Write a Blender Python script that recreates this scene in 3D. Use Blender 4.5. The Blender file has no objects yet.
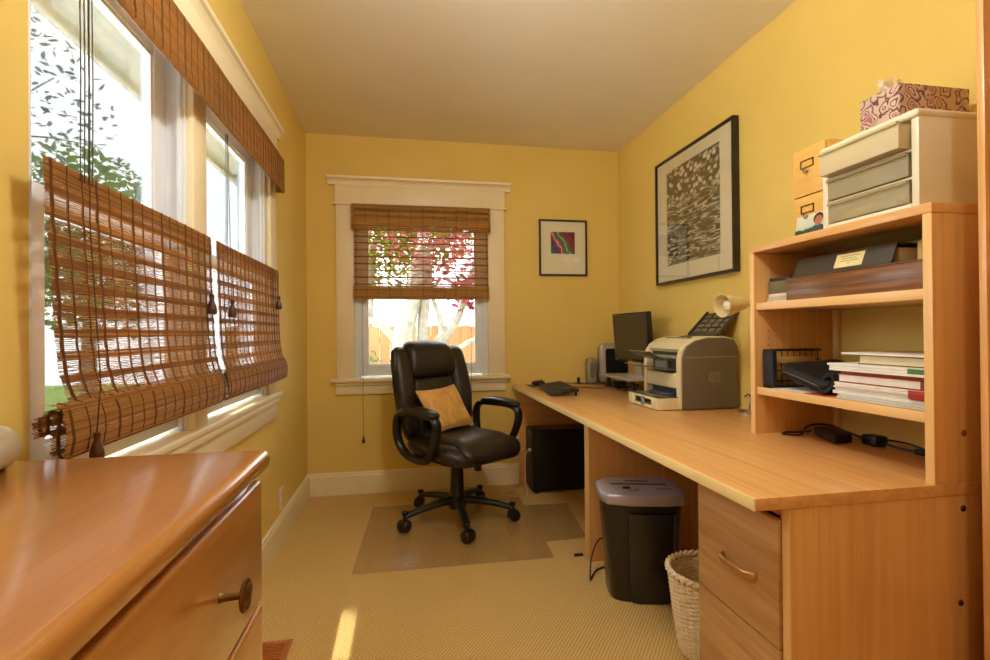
import bpy, bmesh, math, random
from mathutils import Vector, Matrix
from math import sin, cos, pi, radians, sqrt
random.seed(7)
SC = bpy.context.scene
COL = SC.collection

# ------------------------------------------------------------------ materials
def lin(c):
    return tuple((x/255/12.92 if x/255 <= .04045 else ((x/255+.055)/1.055)**2.4) for x in c) + (1.0,)

class NT:
    def __init__(s, name):
        s.m = bpy.data.materials.new(name); s.m.use_nodes = True
        s.t = s.m.node_tree; s.t.nodes.clear()
        s.out = s.n('ShaderNodeOutputMaterial')
    def n(s, typ, **kw):
        nd = s.t.nodes.new(typ)
        for k, v in kw.items():
            if k in nd.inputs: nd.inputs[k].default_value = v
            else: setattr(nd, k, v)
        return nd
    def l(s, a, b): s.t.links.new(a, b)
    def coords(s, scale=(1, 1, 1), rot=(0, 0, 0), loc=(0, 0, 0), src='Object'):
        tc = s.n('ShaderNodeTexCoord'); mp = s.n('ShaderNodeMapping')
        mp.inputs['Scale'].default_value = scale; mp.inputs['Rotation'].default_value = rot; mp.inputs['Location'].default_value = loc
        s.l(tc.outputs[src], mp.inputs['Vector']); return mp.outputs['Vector']
    def ramp(s, fac, stops, interp='LINEAR'):
        r = s.n('ShaderNodeValToRGB'); cr = r.color_ramp; cr.interpolation = interp
        while len(cr.elements) < len(stops): cr.elements.new(.5)
        for e, (p, c) in zip(cr.elements, stops):
            e.position = p; e.color = c if len(c) == 4 else lin(c)
        s.l(fac, r.inputs['Fac']); return r.outputs['Color']
    def mix(s, fac, a, b, mode='MIX'):
        m = s.n('ShaderNodeMix', data_type='RGBA', blend_type=mode)
        for sock, v in ((m.inputs[0], fac), (m.inputs[6], a), (m.inputs[7], b)):
            if hasattr(v, 'is_linked'): s.l(v, sock)
            else: sock.default_value = v
        return m.outputs[2]
    def math(s, op, a, b=0.0):
        m = s.n('ShaderNodeMath', operation=op)
        for i, v in enumerate((a, b)):
            if hasattr(v, 'is_linked'): s.l(v, m.inputs[i])
            else: m.inputs[i].default_value = v
        return m.outputs[0]
    def noise(s, vec, scale, detail=3, rough=.5, dist=0):
        n = s.n('ShaderNodeTexNoise', Scale=scale, Detail=detail, Roughness=rough, Distortion=dist)
        s.l(vec, n.inputs['Vector']); return n.outputs['Fac']
    def bump(s, h, strength=.3, dist=.002):
        b = s.n('ShaderNodeBump', Strength=strength, Distance=dist); s.l(h, b.inputs['Height']); return b.outputs['Normal']
    def bsdf(s, color, rough=.5, metal=0, spec=.5, normal=None, coat=0, sheen=0, rnode=None, crough=.12):
        b = s.n('ShaderNodeBsdfPrincipled', Roughness=rough, Metallic=metal)
        b.inputs['Specular IOR Level'].default_value = spec
        b.inputs['Coat Weight'].default_value = coat; b.inputs['Coat Roughness'].default_value = crough
        b.inputs['Sheen Weight'].default_value = sheen
        if hasattr(color, 'is_linked'): s.l(color, b.inputs['Base Color'])
        else: b.inputs['Base Color'].default_value = color
        if normal is not None: s.l(normal, b.inputs['Normal'])
        if rnode is not None: s.l(rnode, b.inputs['Roughness'])
        s.l(b.outputs[0], s.out.inputs[0]); return b

MC = {}
def plain(name, c, rough=.5, metal=0, spec=.5, var=.06, scale=30, bump=0, coat=0):
    """solid colour with faint procedural unevenness"""
    if name in MC: return MC[name]
    t = NT(name); v = t.coords()
    n = t.noise(v, scale, 3)
    a = tuple(min(1, x*(1-var)) for x in lin(c)[:3]) + (1,); b = tuple(min(1, x*(1+var)) for x in lin(c)[:3]) + (1,)
    col = t.ramp(n, [(.3, a), (.7, b)])
    t.bsdf(col, rough, metal, spec, t.bump(n, bump, .002) if bump else None, coat)
    MC[name] = t.m; return t.m

def wood(name, c1, c2, axis='Y', fine=70, rough=.35, coat=.15, bump=.06, c3=None, stretch=.035, dist=1.0, crough=.12):
    key = name + axis
    if key in MC: return MC[key]
    t = NT(key)
    sc = {'X': (stretch, 1, 1), 'Y': (1, stretch, 1), 'Z': (1, 1, stretch)}[axis]
    v = t.coords(sc)
    a = t.noise(v, fine, 4, .6, .4*dist); b = t.noise(v, fine*.22, 3, .5, 1.2*dist); 
    f = t.math('ADD', t.math('MULTIPLY', a, .55), t.math('MULTIPLY', b, .45))
    col = t.ramp(f, [(.33, c2), (.52, c1), (.68, c3 or c1)])
    t.bsdf(col, rough, 0, .5, t.bump(a, bump, .0015), coat, crough=crough)
    MC[key] = t.m; return t.m

def glass(name, tint=(250, 253, 252), refl=.9):
    if name in MC: return MC[name]
    t = NT(name)
    tr = t.n('ShaderNodeBsdfTransparent', Color=lin(tint)); gl = t.n('ShaderNodeBsdfGlossy', Roughness=.02)
    fr = t.n('ShaderNodeFresnel', IOR=1.45); mx = t.n('ShaderNodeMixShader')
    t.l(t.math('MULTIPLY', fr.outputs[0], refl), mx.inputs[0]); t.l(tr.outputs[0], mx.inputs[1]); t.l(gl.outputs[0], mx.inputs[2])
    t.l(mx.outputs[0], t.out.inputs[0]); MC[name] = t.m; return t.m

def clear_plastic(name, tint, solid, amount, rough=.2, gloss=.12, fk=.8):
    """translucent plastic: part see-through, part milky body, part gloss"""
    if name in MC: return MC[name]
    t = NT(name); v = t.coords(); n = t.noise(v, 9, 2)
    tr = t.n('ShaderNodeBsdfTransparent', Color=lin(tint))
    df = t.n('ShaderNodeBsdfDiffuse', Color=lin(solid)); gl = t.n('ShaderNodeBsdfGlossy', Roughness=rough)
    m1 = t.n('ShaderNodeMixShader'); m2 = t.n('ShaderNodeMixShader')
    t.l(t.math('ADD', t.math('MULTIPLY', n, .1), amount-.05), m1.inputs[0])
    t.l(tr.outputs[0], m1.inputs[1]); t.l(df.outputs[0], m1.inputs[2])
    fr = t.n('ShaderNodeFresnel', IOR=1.4)
    t.l(t.math('ADD', t.math('MULTIPLY', fr.outputs[0], fk), gloss-.03), m2.inputs[0])
    t.l(m1.outputs[0], m2.inputs[1]); t.l(gl.outputs[0], m2.inputs[2]); t.l(m2.outputs[0], t.out.inputs[0])
    MC[name] = t.m; return t.m

def leafmat(name, c1, c2):
    if name in MC: return MC[name]
    t = NT(name); v = t.coords(); n = t.noise(v, 3.5, 3)
    col = t.ramp(n, [(.35, c1), (.65, c2)])
    d = t.n('ShaderNodeBsdfDiffuse'); tl = t.n('ShaderNodeBsdfTranslucent'); mx = t.n('ShaderNodeMixShader', Fac=.45)
    t.l(col, d.inputs[0]); t.l(col, tl.inputs[0]); t.l(d.outputs[0], mx.inputs[1]); t.l(tl.outputs[0], mx.inputs[2]); t.l(mx.outputs[0], t.out.inputs[0])
    MC[name] = t.m; return t.m

def reedmat(name, c1, c2, axis, trans=.3):
    if name in MC: return MC[name]
    t = NT(name)
    sc = (6, 1, 260) if axis == 'X' else (1, 6, 260)
    v = t.coords(sc); n = t.noise(v, 1.0, 2, .6)
    col = t.ramp(n, [(.3, c1), (.7, c2)])
    d = t.bsdf(col, .55, 0, .35)
    tl = t.n('ShaderNodeBsdfTranslucent'); mx = t.n('ShaderNodeMixShader', Fac=trans)
    t.l(col, tl.inputs[0]); t.l(d.outputs[0], mx.inputs[1]); t.l(tl.outputs[0], mx.inputs[2]); t.l(mx.outputs[0], t.out.inputs[0])
    MC[name] = t.m; return t.m

# ------------------------------------------------------------------ scene tree helpers
ROOTM = {}
def tag(o, label=None, cat=None, group=None, kind=None):
    if label: o['label'] = label
    if cat: o['category'] = cat
    if group: o['group'] = group
    if kind: o['kind'] = kind
    return o

def thing(name, label, cat, loc, rz=0, group=None):
    o = bpy.data.objects.new(name, None); COL.objects.link(o)
    o.empty_display_size = .05
    o.location = loc; o.rotation_euler = (0, 0, rz)
    ROOTM[o] = Matrix.Translation(loc) @ Matrix.Rotation(rz, 4, 'Z')
    return tag(o, label, cat, group)

def structure(name, loc=(0, 0, 0)):
    o = bpy.data.objects.new(name, None); COL.objects.link(o); o.location = loc
    o.empty_display_size = .05
    ROOTM[o] = Matrix.Translation(loc); o['kind'] = 'structure'; return o

def link(name, me, mat, parent, origin):
    o = bpy.data.objects.new(name, me); COL.objects.link(o)
    for m in (mat if isinstance(mat, (list, tuple)) else [mat]): me.materials.append(m)
    if parent is not None:
        o.parent = parent; ROOTM[o] = ROOTM[parent]; M = ROOTM[parent].inverted()
    else:
        org = Vector(origin if origin is not None else (0, 0, 0)); o.location = org
        ROOTM[o] = Matrix.Translation(org); M = ROOTM[o].inverted()
    return o, M

def smooth_path(pts, n=6, closed=False):
    P = [Vector(p) for p in pts]; N = len(P); out = []
    rng = range(N) if closed else range(N-1)
    for i in rng:
        if closed: a, b, c, d = P[(i-1) % N], P[i], P[(i+1) % N], P[(i+2) % N]
        else: a, b, c, d = P[max(i-1, 0)], P[i], P[i+1], P[min(i+2, N-1)]
        for k in range(n):
            t = k/n
            out.append(.5*((2*b)+(c-a)*t+(2*a-5*b+4*c-d)*t*t+(3*b-a-3*c+d)*t**3))
    if not closed: out.append(P[-1])
    return out

class MB:
    def __init__(s): s.bm = bmesh.new(); s.X = Matrix.Identity(4); s.mi = 0
    def v(s, p): return s.bm.verts.new(s.X @ Vector(p))
    def f(s, vs):
        try:
            fc = s.bm.faces.new(vs); fc.material_index = s.mi; return fc
        except ValueError: return None
    def box(s, x0, x1, y0, y1, z0, z1, bev=0, seg=2):
        vs = [s.v((x, y, z)) for x in (x0, x1) for y in (y0, y1) for z in (z0, z1)]
        fs = [s.f([vs[i] for i in q]) for q in ((0, 1, 3, 2), (4, 6, 7, 5), (0, 4, 5, 1), (2, 3, 7, 6), (0, 2, 6, 4), (1, 5, 7, 3))]
        if bev:
            es = list({e for f in fs for e in f.edges})
            bmesh.ops.bevel(s.bm, geom=es, offset=bev, segments=seg, affect='EDGES', profile=.5)
        return s
    def rbox(s, c, size, r, n=8, fn=None):
        """rounded box; fn bends it (local, centred coordinates)"""
        h = Vector(size)/2; rv = Vector((r, r, r) if not hasattr(r, '__len__') else r)
        rv = Vector([min(rv[i], h[i]*.999) for i in range(3)]); c = Vector(c)
        grid = {}
        def pt(ix, iy, iz):
            k = (ix, iy, iz)
            if k in grid: return grid[k]
            q = Vector([0, 0, 0])
            for i, a in enumerate(k):
                t = a/n*2-1
                t = math.copysign(abs(t)**.75, t) if t else 0   # more rows near the rim
                q[i] = t*h[i]
            d = Vector([0, 0, 0]); inn = Vector([0, 0, 0])
            for i in range(3):
                inn[i] = max(-(h[i]-rv[i]), min(h[i]-rv[i], q[i])); d[i] = (q[i]-inn[i])/rv[i]
            if d.length > 1e-6: d = d/d.length if d.length > 0 else d
            p = Vector([inn[i]+d[i]*rv[i] for i in range(3)])
            if fn: p = Vector(fn(p))
            grid[k] = s.v(p+c); return grid[k]
        for a in range(n):
            for b in range(n):
                for (e, flip) in ((0, 0), (n, 1)):
                    for ax in range(3):
                        def k(u, w):
                            l = [u, w]; l.insert(ax, e); return tuple(l)
                        q = [pt(*k(a, b)), pt(*k(a+1, b)), pt(*k(a+1, b+1)), pt(*k(a, b+1))]
                        if (flip == 0) != (ax == 1): q.reverse()
                        s.f(q)
        return s
    def tube(s, pts, r, n=8, closed=False, cap=True, flat=None, up=None):
        """flat=(a,b): elliptic section, a along 'up'"""
        P = [Vector(p) for p in pts]; N = len(P); rings = []
        T = []
        for i in range(N):
            a = P[(i-1) % N] if closed or i > 0 else P[i]; b = P[(i+1) % N] if closed or i < N-1 else P[i]
            d = b-a; T.append(d.normalized() if d.length > 1e-9 else Vector((0, 0, 1)))
        u = Vector(up) if up else (Vector((0, 0, 1)) if abs(T[0].z) < .9 else Vector((1, 0, 0)))
        for i in range(N):
            if up: u = Vector(up)
            w = T[i].cross(u)
            if w.length < 1e-6: w = T[i].orthogonal()
            w.normalize(); u2 = w.cross(T[i]).normalized()
            if not up: u = u2
            ri = r[i] if hasattr(r, '__len__') else r
            a, b = flat if flat else (ri, ri)
            if flat and hasattr(r, '__len__'): a, b = a*ri, b*ri
            rings.append([s.v(P[i]+u2*(a*cos(2*pi*k/n))+w*(b*sin(2*pi*k/n))) for k in range(n)])
        M = N if closed else N-1
        for i in range(M):
            A, B = rings[i], rings[(i+1) % N]
            for k in range(n): s.f([A[k], A[(k+1) % n], B[(k+1) % n], B[k]])
        if cap and not closed:
            s.f(list(rings[0])); s.f(list(reversed(rings[-1])))
        return s
    def lathe(s, prof, c=(0, 0, 0), axis='Z', n=24, M=None):
        c = Vector(c); rings = []
        for r, z in prof:
            ring = []
            for k in range(n):
                a = 2*pi*k/n; p = Vector((r*cos(a), r*sin(a), z))
                if axis == 'X': p = Vector((p.z, p.x, p.y))
                elif axis == 'Y': p = Vector((p.y, p.z, p.x))
                if M: p = M @ p
                ring.append(s.v(p+c))
            rings.append(ring)
        for A, B in zip(rings, rings[1:]):
            for k in range(n): s.f([A[k], A[(k+1) % n], B[(k+1) % n], B[k]])
        if prof[0][0] > 1e-5: s.f(list(reversed(rings[0])))
        if prof[-1][0] > 1e-5: s.f(rings[-1])
        return s
    def prism(s, poly, a0, a1, plane='XY', bev=0, seg=2):
        """extrude a 2-D outline along the third axis"""
        def m(p, h):
            return {'XY': (p[0], p[1], h), 'XZ': (p[0], h, p[1]), 'YZ': (h, p[0], p[1])}[plane]
        A = [s.v(m(p, a0)) for p in poly]; B = [s.v(m(p, a1)) for p in poly]; n = len(poly)
        fs = [s.f(list(reversed(A))), s.f(B)]
        for k in range(n): fs.append(s.f([A[k], A[(k+1) % n], B[(k+1) % n], B[k]]))
        if bev:
            es = [e for f in fs[:2] if f for e in f.edges]
            bmesh.ops.bevel(s.bm, geom=list(set(es)), offset=bev, segments=seg, affect='EDGES', profile=.5)
        return s
    def loft(s, secs, cap=True):
        R = [[s.v(p) for p in sec] for sec in secs]
        for A, B in zip(R, R[1:]):
            n = len(A)
            for k in range(n): s.f([A[k], A[(k+1) % n], B[(k+1) % n], B[k]])
        if cap: s.f(list(reversed(R[0]))); s.f(R[-1])
        return s
    def quad(s, a, b, c, d): s.f([s.v(a), s.v(b), s.v(c), s.v(d)]); return s
    def build(s, name, mat, parent=None, origin=None, ang=38, label=None):
        me = bpy.data.meshes.new(name)
        o, M = link(name, me, mat, parent, origin)
        if s.bm.faces: bmesh.ops.recalc_face_normals(s.bm, faces=s.bm.faces[:])
        s.bm.transform(M)
        for f in s.bm.faces: f.smooth = True
        lim = radians(ang)
        for e in s.bm.edges: e.smooth = (len(e.link_faces) == 2 and e.calc_face_angle(0) < lim)
        s.bm.to_mesh(me); s.bm.free()
        if label: o['label'] = label
        return o

def ell(cx, cy, rx, ry, n=32, e=1.0, z=None):
    out = []
    for k in range(n):
        a = 2*pi*k/n; c, q = cos(a), sin(a)
        p = (cx+rx*math.copysign(abs(c)**e, c), cy+ry*math.copysign(abs(q)**e, q))
        out.append(p if z is None else p+(z,))
    return out

def copy_tree(o, parent=None):
    c = o.copy(); COL.objects.link(c); ROOTM[c] = ROOTM[o]
    if parent: c.parent = parent
    for ch in list(o.children): copy_tree(ch, c)
    return c

# ------------------------------------------------------------------ dimensions (metres)
XL, XR, YB, ZC, YR = -.648, 1.588, 3.51, 2.44, -1.9
CAMZ = 1.0877

# palette
WALL = NT('yellow wall paint')
_v = WALL.coords(); _n = WALL.noise(_v, 2.2, 3); _n2 = WALL.noise(_v, 160, 2)
WALL.bsdf(WALL.ramp(_n, [(.3, (226, 197, 106)), (.7, (231, 202, 113))]), .62, 0, .3, WALL.bump(_n2, .08, .002)); WALL = WALL.m
CEIL = plain('ceiling paint', (240, 234, 218), .8, 0, .2, .02, 3)
TRIM = plain('cream trim paint', (240, 226, 190), .4, 0, .4, .02, 8)
WHITE = plain('white window paint', (232, 238, 246), .35, 0, .5, .02, 8)
BEECH = lambda ax: wood('beech laminate ', (222, 169, 104), (206, 150, 86), ax, 60, .3, .2, .03, (230, 181, 118))
BEECHP = lambda ax: wood('beech strip ', (238, 196, 132), (230, 182, 116), ax, 50, .35, .1, .02)
BEECHE = lambda ax: wood('beech edge ', (246, 224, 164), (240, 212, 148), ax, 50, .35, .1, .02)
OAK = lambda ax: wood('grey oak front ', (196, 152, 100), (170, 124, 76), ax, 55, .5, .05, .1, (208, 166, 116), .06)
HONEY = lambda ax: wood('honey varnish ', (190, 128, 58), (178, 116, 48), ax, 170, .3, 1.0, .25, (196, 136, 66), .03, .1, .13)
MAPLE = lambda ax: wood('maple box ', (228, 180, 96), (216, 164, 80), ax, 60, .4, .1, .02)
DARKWOOD = lambda ax: wood('dark oak box ', (128, 84, 46), (88, 54, 28), ax, 110, .35, .2, .2, (150, 104, 62), .05)
CHERRY = lambda ax: wood('reddish vent wood ', (190, 110, 52), (160, 86, 38), ax, 60, .4, .1, .05)
BLACKP = plain('black plastic', (30, 28, 27), .42, 0, .5, .1, 40, .03)
SATIN = plain('satin black', (22, 21, 22), .3, 0, .5, .08, 40)
LEATHER = None
def mk_leather():
    t = NT('black leather'); v = t.coords(); n = t.noise(v, 14, 4, .6, .6)
    vo = t.n('ShaderNodeTexVoronoi', Scale=260.0); t.l(v, vo.inputs['Vector'])
    h = t.math('ADD', t.math('MULTIPLY', n, 1.2), t.math('MULTIPLY', vo.outputs['Distance'], .18))
    t.bsdf(t.ramp(n, [(.3, (30, 26, 22)), (.7, (48, 41, 34))]), .36, 0, .5, t.bump(h, .35, .006)); return t.m
LEATHER = mk_leather()
METAL = plain('brushed steel', (190, 188, 182), .28, 1, .5, .05, 60)
BRASS = plain('antique bronze', (120, 92, 52), .38, 1, .5, .2, 60, .05)
PAPER = plain('white paper', (240, 236, 224), .7, 0, .2, .02, 20)

# ------------------------------------------------------------------ room shell
def carpet():
    t = NT('woven carpet')
    v = t.coords((1, 1, 1), (0, 0, radians(38)))
    w1 = t.n('ShaderNodeTexWave', wave_type='BANDS', bands_direction='X', Scale=28.0, Distortion=1.2, Detail=1.0); t.l(v, w1.inputs['Vector'])
    w1.inputs['Detail Scale'].default_value = 3
    w2 = t.n('ShaderNodeTexWave', wave_type='BANDS', bands_direction='Y', Scale=33.0, Distortion=1.2, Detail=1.0); t.l(v, w2.inputs['Vector'])
    h = t.math('MULTIPLY', w1.outputs['Fac'], w2.outputs['Fac'])
    big = t.noise(v, 1.6, 3); fine = t.noise(v, 260, 2)
    c = t.ramp(h, [(.0, (184, 146, 80)), (.24, (226, 194, 124)), (.8, (240, 212, 148))])
    c = t.mix(.16, c, t.ramp(big, [(.3, (196, 160, 96)), (.7, (240, 212, 152))]))
    t.bsdf(c, .95, 0, .1, t.bump(t.math('ADD', h, t.math('MULTIPLY', fine, .4)), .5, .005)); return t.m
MB().box(XL-.15, XR+.15, YR-.1, YB+.15, -.06, 0).build('floor', carpet())['kind'] = 'structure'
MB().box(XL-.15, XR+.15, YR-.1, YB+.15, ZC, ZC+.06).build('ceiling', CEIL)['kind'] = 'structure'
def wall(name, boxes):
    mb = MB()
    for b in boxes: mb.box(*b)
    o = mb.build(name, WALL); o['kind'] = 'structure'; return o
# left windows: opening Y 1.0..2.52, Z .80..1.95 ; back window: X -.34...585
LY0, LY1, LZ0, LZ1 = 1.004, 2.53, .79, 1.96
BX0, BX1, BZ0, BZ1 = -.335, .585, .78, 1.955
wall('wall_left', [(XL-.12, XL, YR, LY0, 0, ZC), (XL-.12, XL, LY1, YB, 0, ZC), (XL-.12, XL, LY0, LY1, 0, LZ0), (XL-.12, XL, LY0, LY1, LZ1, ZC)])
wall('wall_back', [(XL, BX0, YB, YB+.12, 0, ZC), (BX1, XR, YB, YB+.12, 0, ZC), (BX0, BX1, YB, YB+.12, 0, BZ0), (BX0, BX1, YB, YB+.12, BZ1, ZC)])
wall('wall_right', [(XR, XR+.12, YR, YB, 0, ZC)])
wall('wall_rear', [(XL-.12, XR+.12, YR-.1, YR, 0, ZC)])
def baseboard(name, prof_axis, a0, a1, plane):
    # profile: height, thickness with a small cap
    pr = [(0, 0), (.016, 0), (.016, .125), (.011, .133), (.011, .142), (.004, .15), (0, .15)]
    mb = MB()
    if plane == 'back': mb.prism([(YB-p, z) for p, z in pr], a0, a1, 'YZ')
    if plane == 'left': mb.prism([(XL+p, z) for p, z in pr], a0, a1, 'XZ')
    if plane == 'right': mb.prism([(XR-p, z) for p, z in pr], a0, a1, 'XZ')
    o = mb.build(name, TRIM, ang=25); o['kind'] = 'structure'
    # prism planes extrude along the remaining axis
    return o
baseboard('baseboard_back', 0, XL, XR, 'back')
baseboard('baseboard_left', 0, YR, YB, 'left')
baseboard('baseboard_right', 0, YR, YB, 'right')

# ---- window trim
GLASS = glass('window glass')
t1 = structure('trim_1', (XL, 1.76, LZ0))     # surround of the paired windows
cx = XL+.02
MB().box(XL, cx, LY1, LY1+.115, LZ0, LZ1+.012, .003).build('casing', TRIM, t1)
MB().box(XL-.075, cx, 1.65, 1.75, LZ0, LZ1, .003).build('mullion', TRIM, t1)
h = MB(); h.box(XL, cx+.004, LY0-.115, LY1+.12, LZ1+.012, 2.085, .002); h.box(XL, cx+.014, LY0-.125, LY1+.13, LZ1+.002, LZ1+.016, .004)
h.build('header_board', TRIM, t1)
crown = [(XL, 2.08), (XL+.024, 2.08), (XL+.026, 2.09), (XL+.03, 2.10), (XL+.036, 2.11), (XL+.046, 2.116), (XL+.048, 2.132), (XL, 2.132)]
MB().prism(crown, LY0-.16, LY1+.17, 'XZ').build('crown_moulding', TRIM, t1, ang=20)
MB().box(XL-.07, XL+.034, LY0-.15, LY1+.16, .775, .80, .006, 3).build('stool', TRIM, t1)
a = MB(); a.box(XL, XL+.018, LY0-.12, LY1+.12, .675, .775, .003); a.box(XL, XL+.028, LY0-.125, LY1+.125, .745, .775, .008, 3); a.build('apron', TRIM, t1)

t2 = structure('trim_2', (.125, YB, BZ0))     # surround of the back window
cy = YB-.02
for x0, x1 in ((BX0-.12, BX0), (BX1, BX1+.12)):
    MB().box(x0, x1, cy, YB, .785, 1.972, .003).build('casing', TRIM, t2)
h = MB(); h.box(BX0-.125, BX1+.125, cy-.004, YB, 1.972, 2.10, .002); h.box(BX0-.14, BX1+.14, cy-.014, YB, 1.962, 1.976, .004); h.build('header_board', TRIM, t2)
crown = [(YB, 2.095), (YB-.028, 2.095), (YB-.03, 2.105), (YB-.036, 2.118), (YB-.046, 2.128), (YB-.062, 2.134), (YB-.064, 2.15), (YB, 2.15)]
MB().prism(crown, BX0-.17, BX1+.165, 'YZ').build('crown_moulding', TRIM, t2, ang=20)
MB().box(BX0-.155, BX1+.155, YB-.055, YB+.07, .76, .785, .006, 3).build('stool', TRIM, t2)
a = MB(); a.box(BX0-.125, BX1+.125, YB-.018, YB, .675, .762, .003); a.box(BX0-.13, BX1+.13, YB-.032, YB, .735, .762, .008, 3); a.build('apron', TRIM, t2)

def dh_window(name, to, w0, w1, z0, z1, meet, st, jl):
    """double-hung window in a local frame u (along wall), d (depth outwards), z ; `to` maps (u,d,z)->world box"""
    root = structure(name, to((w0+w1)/2, 0, z0))
    def bx(mb, u0, u1, d0, d1, za, zb, bev=.002):
        p, q = to(u0, d0, za), to(u1, d1, zb)
        mb.box(min(p[0], q[0]), max(p[0], q[0]), min(p[1], q[1]), max(p[1], q[1]), za, zb, bev)
    j = MB()
    bx(j, w0, w0+jl, 0, .118, z0, z1); bx(j, w1-jl, w1, 0, .118, z0, z1); bx(j, w0, w1, 0, .118, z1-jl, z1)
    bx(j, w0, w1, .06, .118, z0, z0+.012)
    for u0, u1 in ((w0+jl, w0+jl+.012), (w1-jl-.012, w1-jl)): bx(j, u0, u1, .008, .02, z0, z1-jl)
    bx(j, w0+jl, w1-jl, .008, .02, z1-jl-.012, z1-jl)
    j.build('jamb', WHITE, root)
    a0, a1 = w0+jl, w1-jl
    for nm, za, zb, d, bot, top in (('lower_sash', z0+.012, meet, .022, .07, .04), ('upper_sash', meet-.04, z1-jl, .054, .04, .055)):
        sm = MB()
        bx(sm, a0, a0+st, d, d+.03, za, zb, .004); bx(sm, a1-st, a1, d, d+.03, za, zb, .004)
        bx(sm, a0+st, a1-st, d, d+.03, za, za+bot, .004); bx(sm, a0+st, a1-st, d, d+.03, zb-top, zb, .004)
        g = .009   # glazing bead
        for u0, u1, zc, zd in ((a0+st, a0+st+g, za+bot, zb-top), (a1-st-g, a1-st, za+bot, zb-top), (a0+st+g, a1-st-g, za+bot, za+bot+g), (a0+st+g, a1-st-g, zb-top-g, zb-top)):
            bx(sm, u0, u1, d+.006, d+.022, zc, zd, 0)
        so = sm.build(nm, WHITE, root)
        gm = MB(); bx(gm, a0+st+g*.5, a1-st-g*.5, d+.013, d+.017, za+bot+g*.5, zb-top-g*.5, 0); gm.build('pane', GLASS, so)
    return root
toL = lambda u, d, z: (XL-d, u, z)
toB = lambda u, d, z: (u, YB+d, z)
dh_window('window_1', toL, LY0, 1.65, .80, LZ1, 1.375, .066, .008)
dh_window('window_2', toL, 1.75, LY1, .80, LZ1, 1.375, .075, .03)
dh_window('window_3', toB, BX0, BX1, .785, BZ1, 1.40, .05, .03)
#lk = MB(); lk.box(XL-.022, XL-.004, 1.20, 1.26, .882, .892, .003); lk.tube(smooth_path([(XL-.01, 1.25, .89), (XL, 1.29, .894), (XL, 1.32, .888)], 4), .004, 6)
# exterior eave of this house over the left windows
ev = MB(); ev.box(-1.135, -.77, -1.2, 7.5, 2.175, 2.21); ev.box(-1.165, -1.135, -1.2, 7.5, 2.14, 2.30, .004)
ev.box(-1.2, 2.2, YB+.12, YB+.55, 2.175, 2.21); ev.box(-1.2, 2.2, YB+.55, YB+.58, 2.14, 2.30, .004)  # unseen back eave, added to block the sun at the back window
ev.build('trim_3', plain('grey eave paint', (224, 228, 228), .6, 0, .2, .02, 6))['kind'] = 'structure'

# ------------------------------------------------------------------ woven shades
class Raw:
    def __init__(s): s.v = []; s.f = []; s.m = []
    def strip(s, rows, mi):
        """rows: list of rings of k points"""
        b = len(s.v); k = len(rows[0])
        for r in rows: s.v.extend(r)
        for i in range(len(rows)-1):
            for j in range(k):
                s.f.append((b+i*k+j, b+i*k+(j+1) % k, b+(i+1)*k+(j+1) % k, b+(i+1)*k+j)); s.m.append(mi)
        s.f.append(tuple(b+j for j in range(k))); s.m.append(mi)
        e = b+(len(rows)-1)*k; s.f.append(tuple(e+j for j in reversed(range(k)))); s.m.append(mi)
    def build(s, name, mats, parent):
        me = bpy.data.meshes.new(name); o, M = link(name, me, mats, parent, None)
        me.from_pydata([tuple(M @ Vector(p)) for p in s.v], [], s.f)
        me.polygons.foreach_set('material_index', s.m); me.update(); return o

def path_eval(path):
    L = [0]
    for a, b in zip(path, path[1:]): L.append(L[-1]+math.hypot(b[0]-a[0], b[1]-a[1]))
    def ev(s):
        s = max(0, min(L[-1]-1e-6, s))
        for i in range(len(L)-1):
            if s <= L[i+1]:
                t = (s-L[i])/(L[i+1]-L[i]+1e-12); a, b = path[i], path[i+1]
                d = ((b[0]-a[0])/(L[i+1]-L[i]+1e-12), (b[1]-a[1])/(L[i+1]-L[i]+1e-12))
                return a[0]+(b[0]-a[0])*t, a[1]+(b[1]-a[1])*t, d
    return ev, L[-1]

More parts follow.
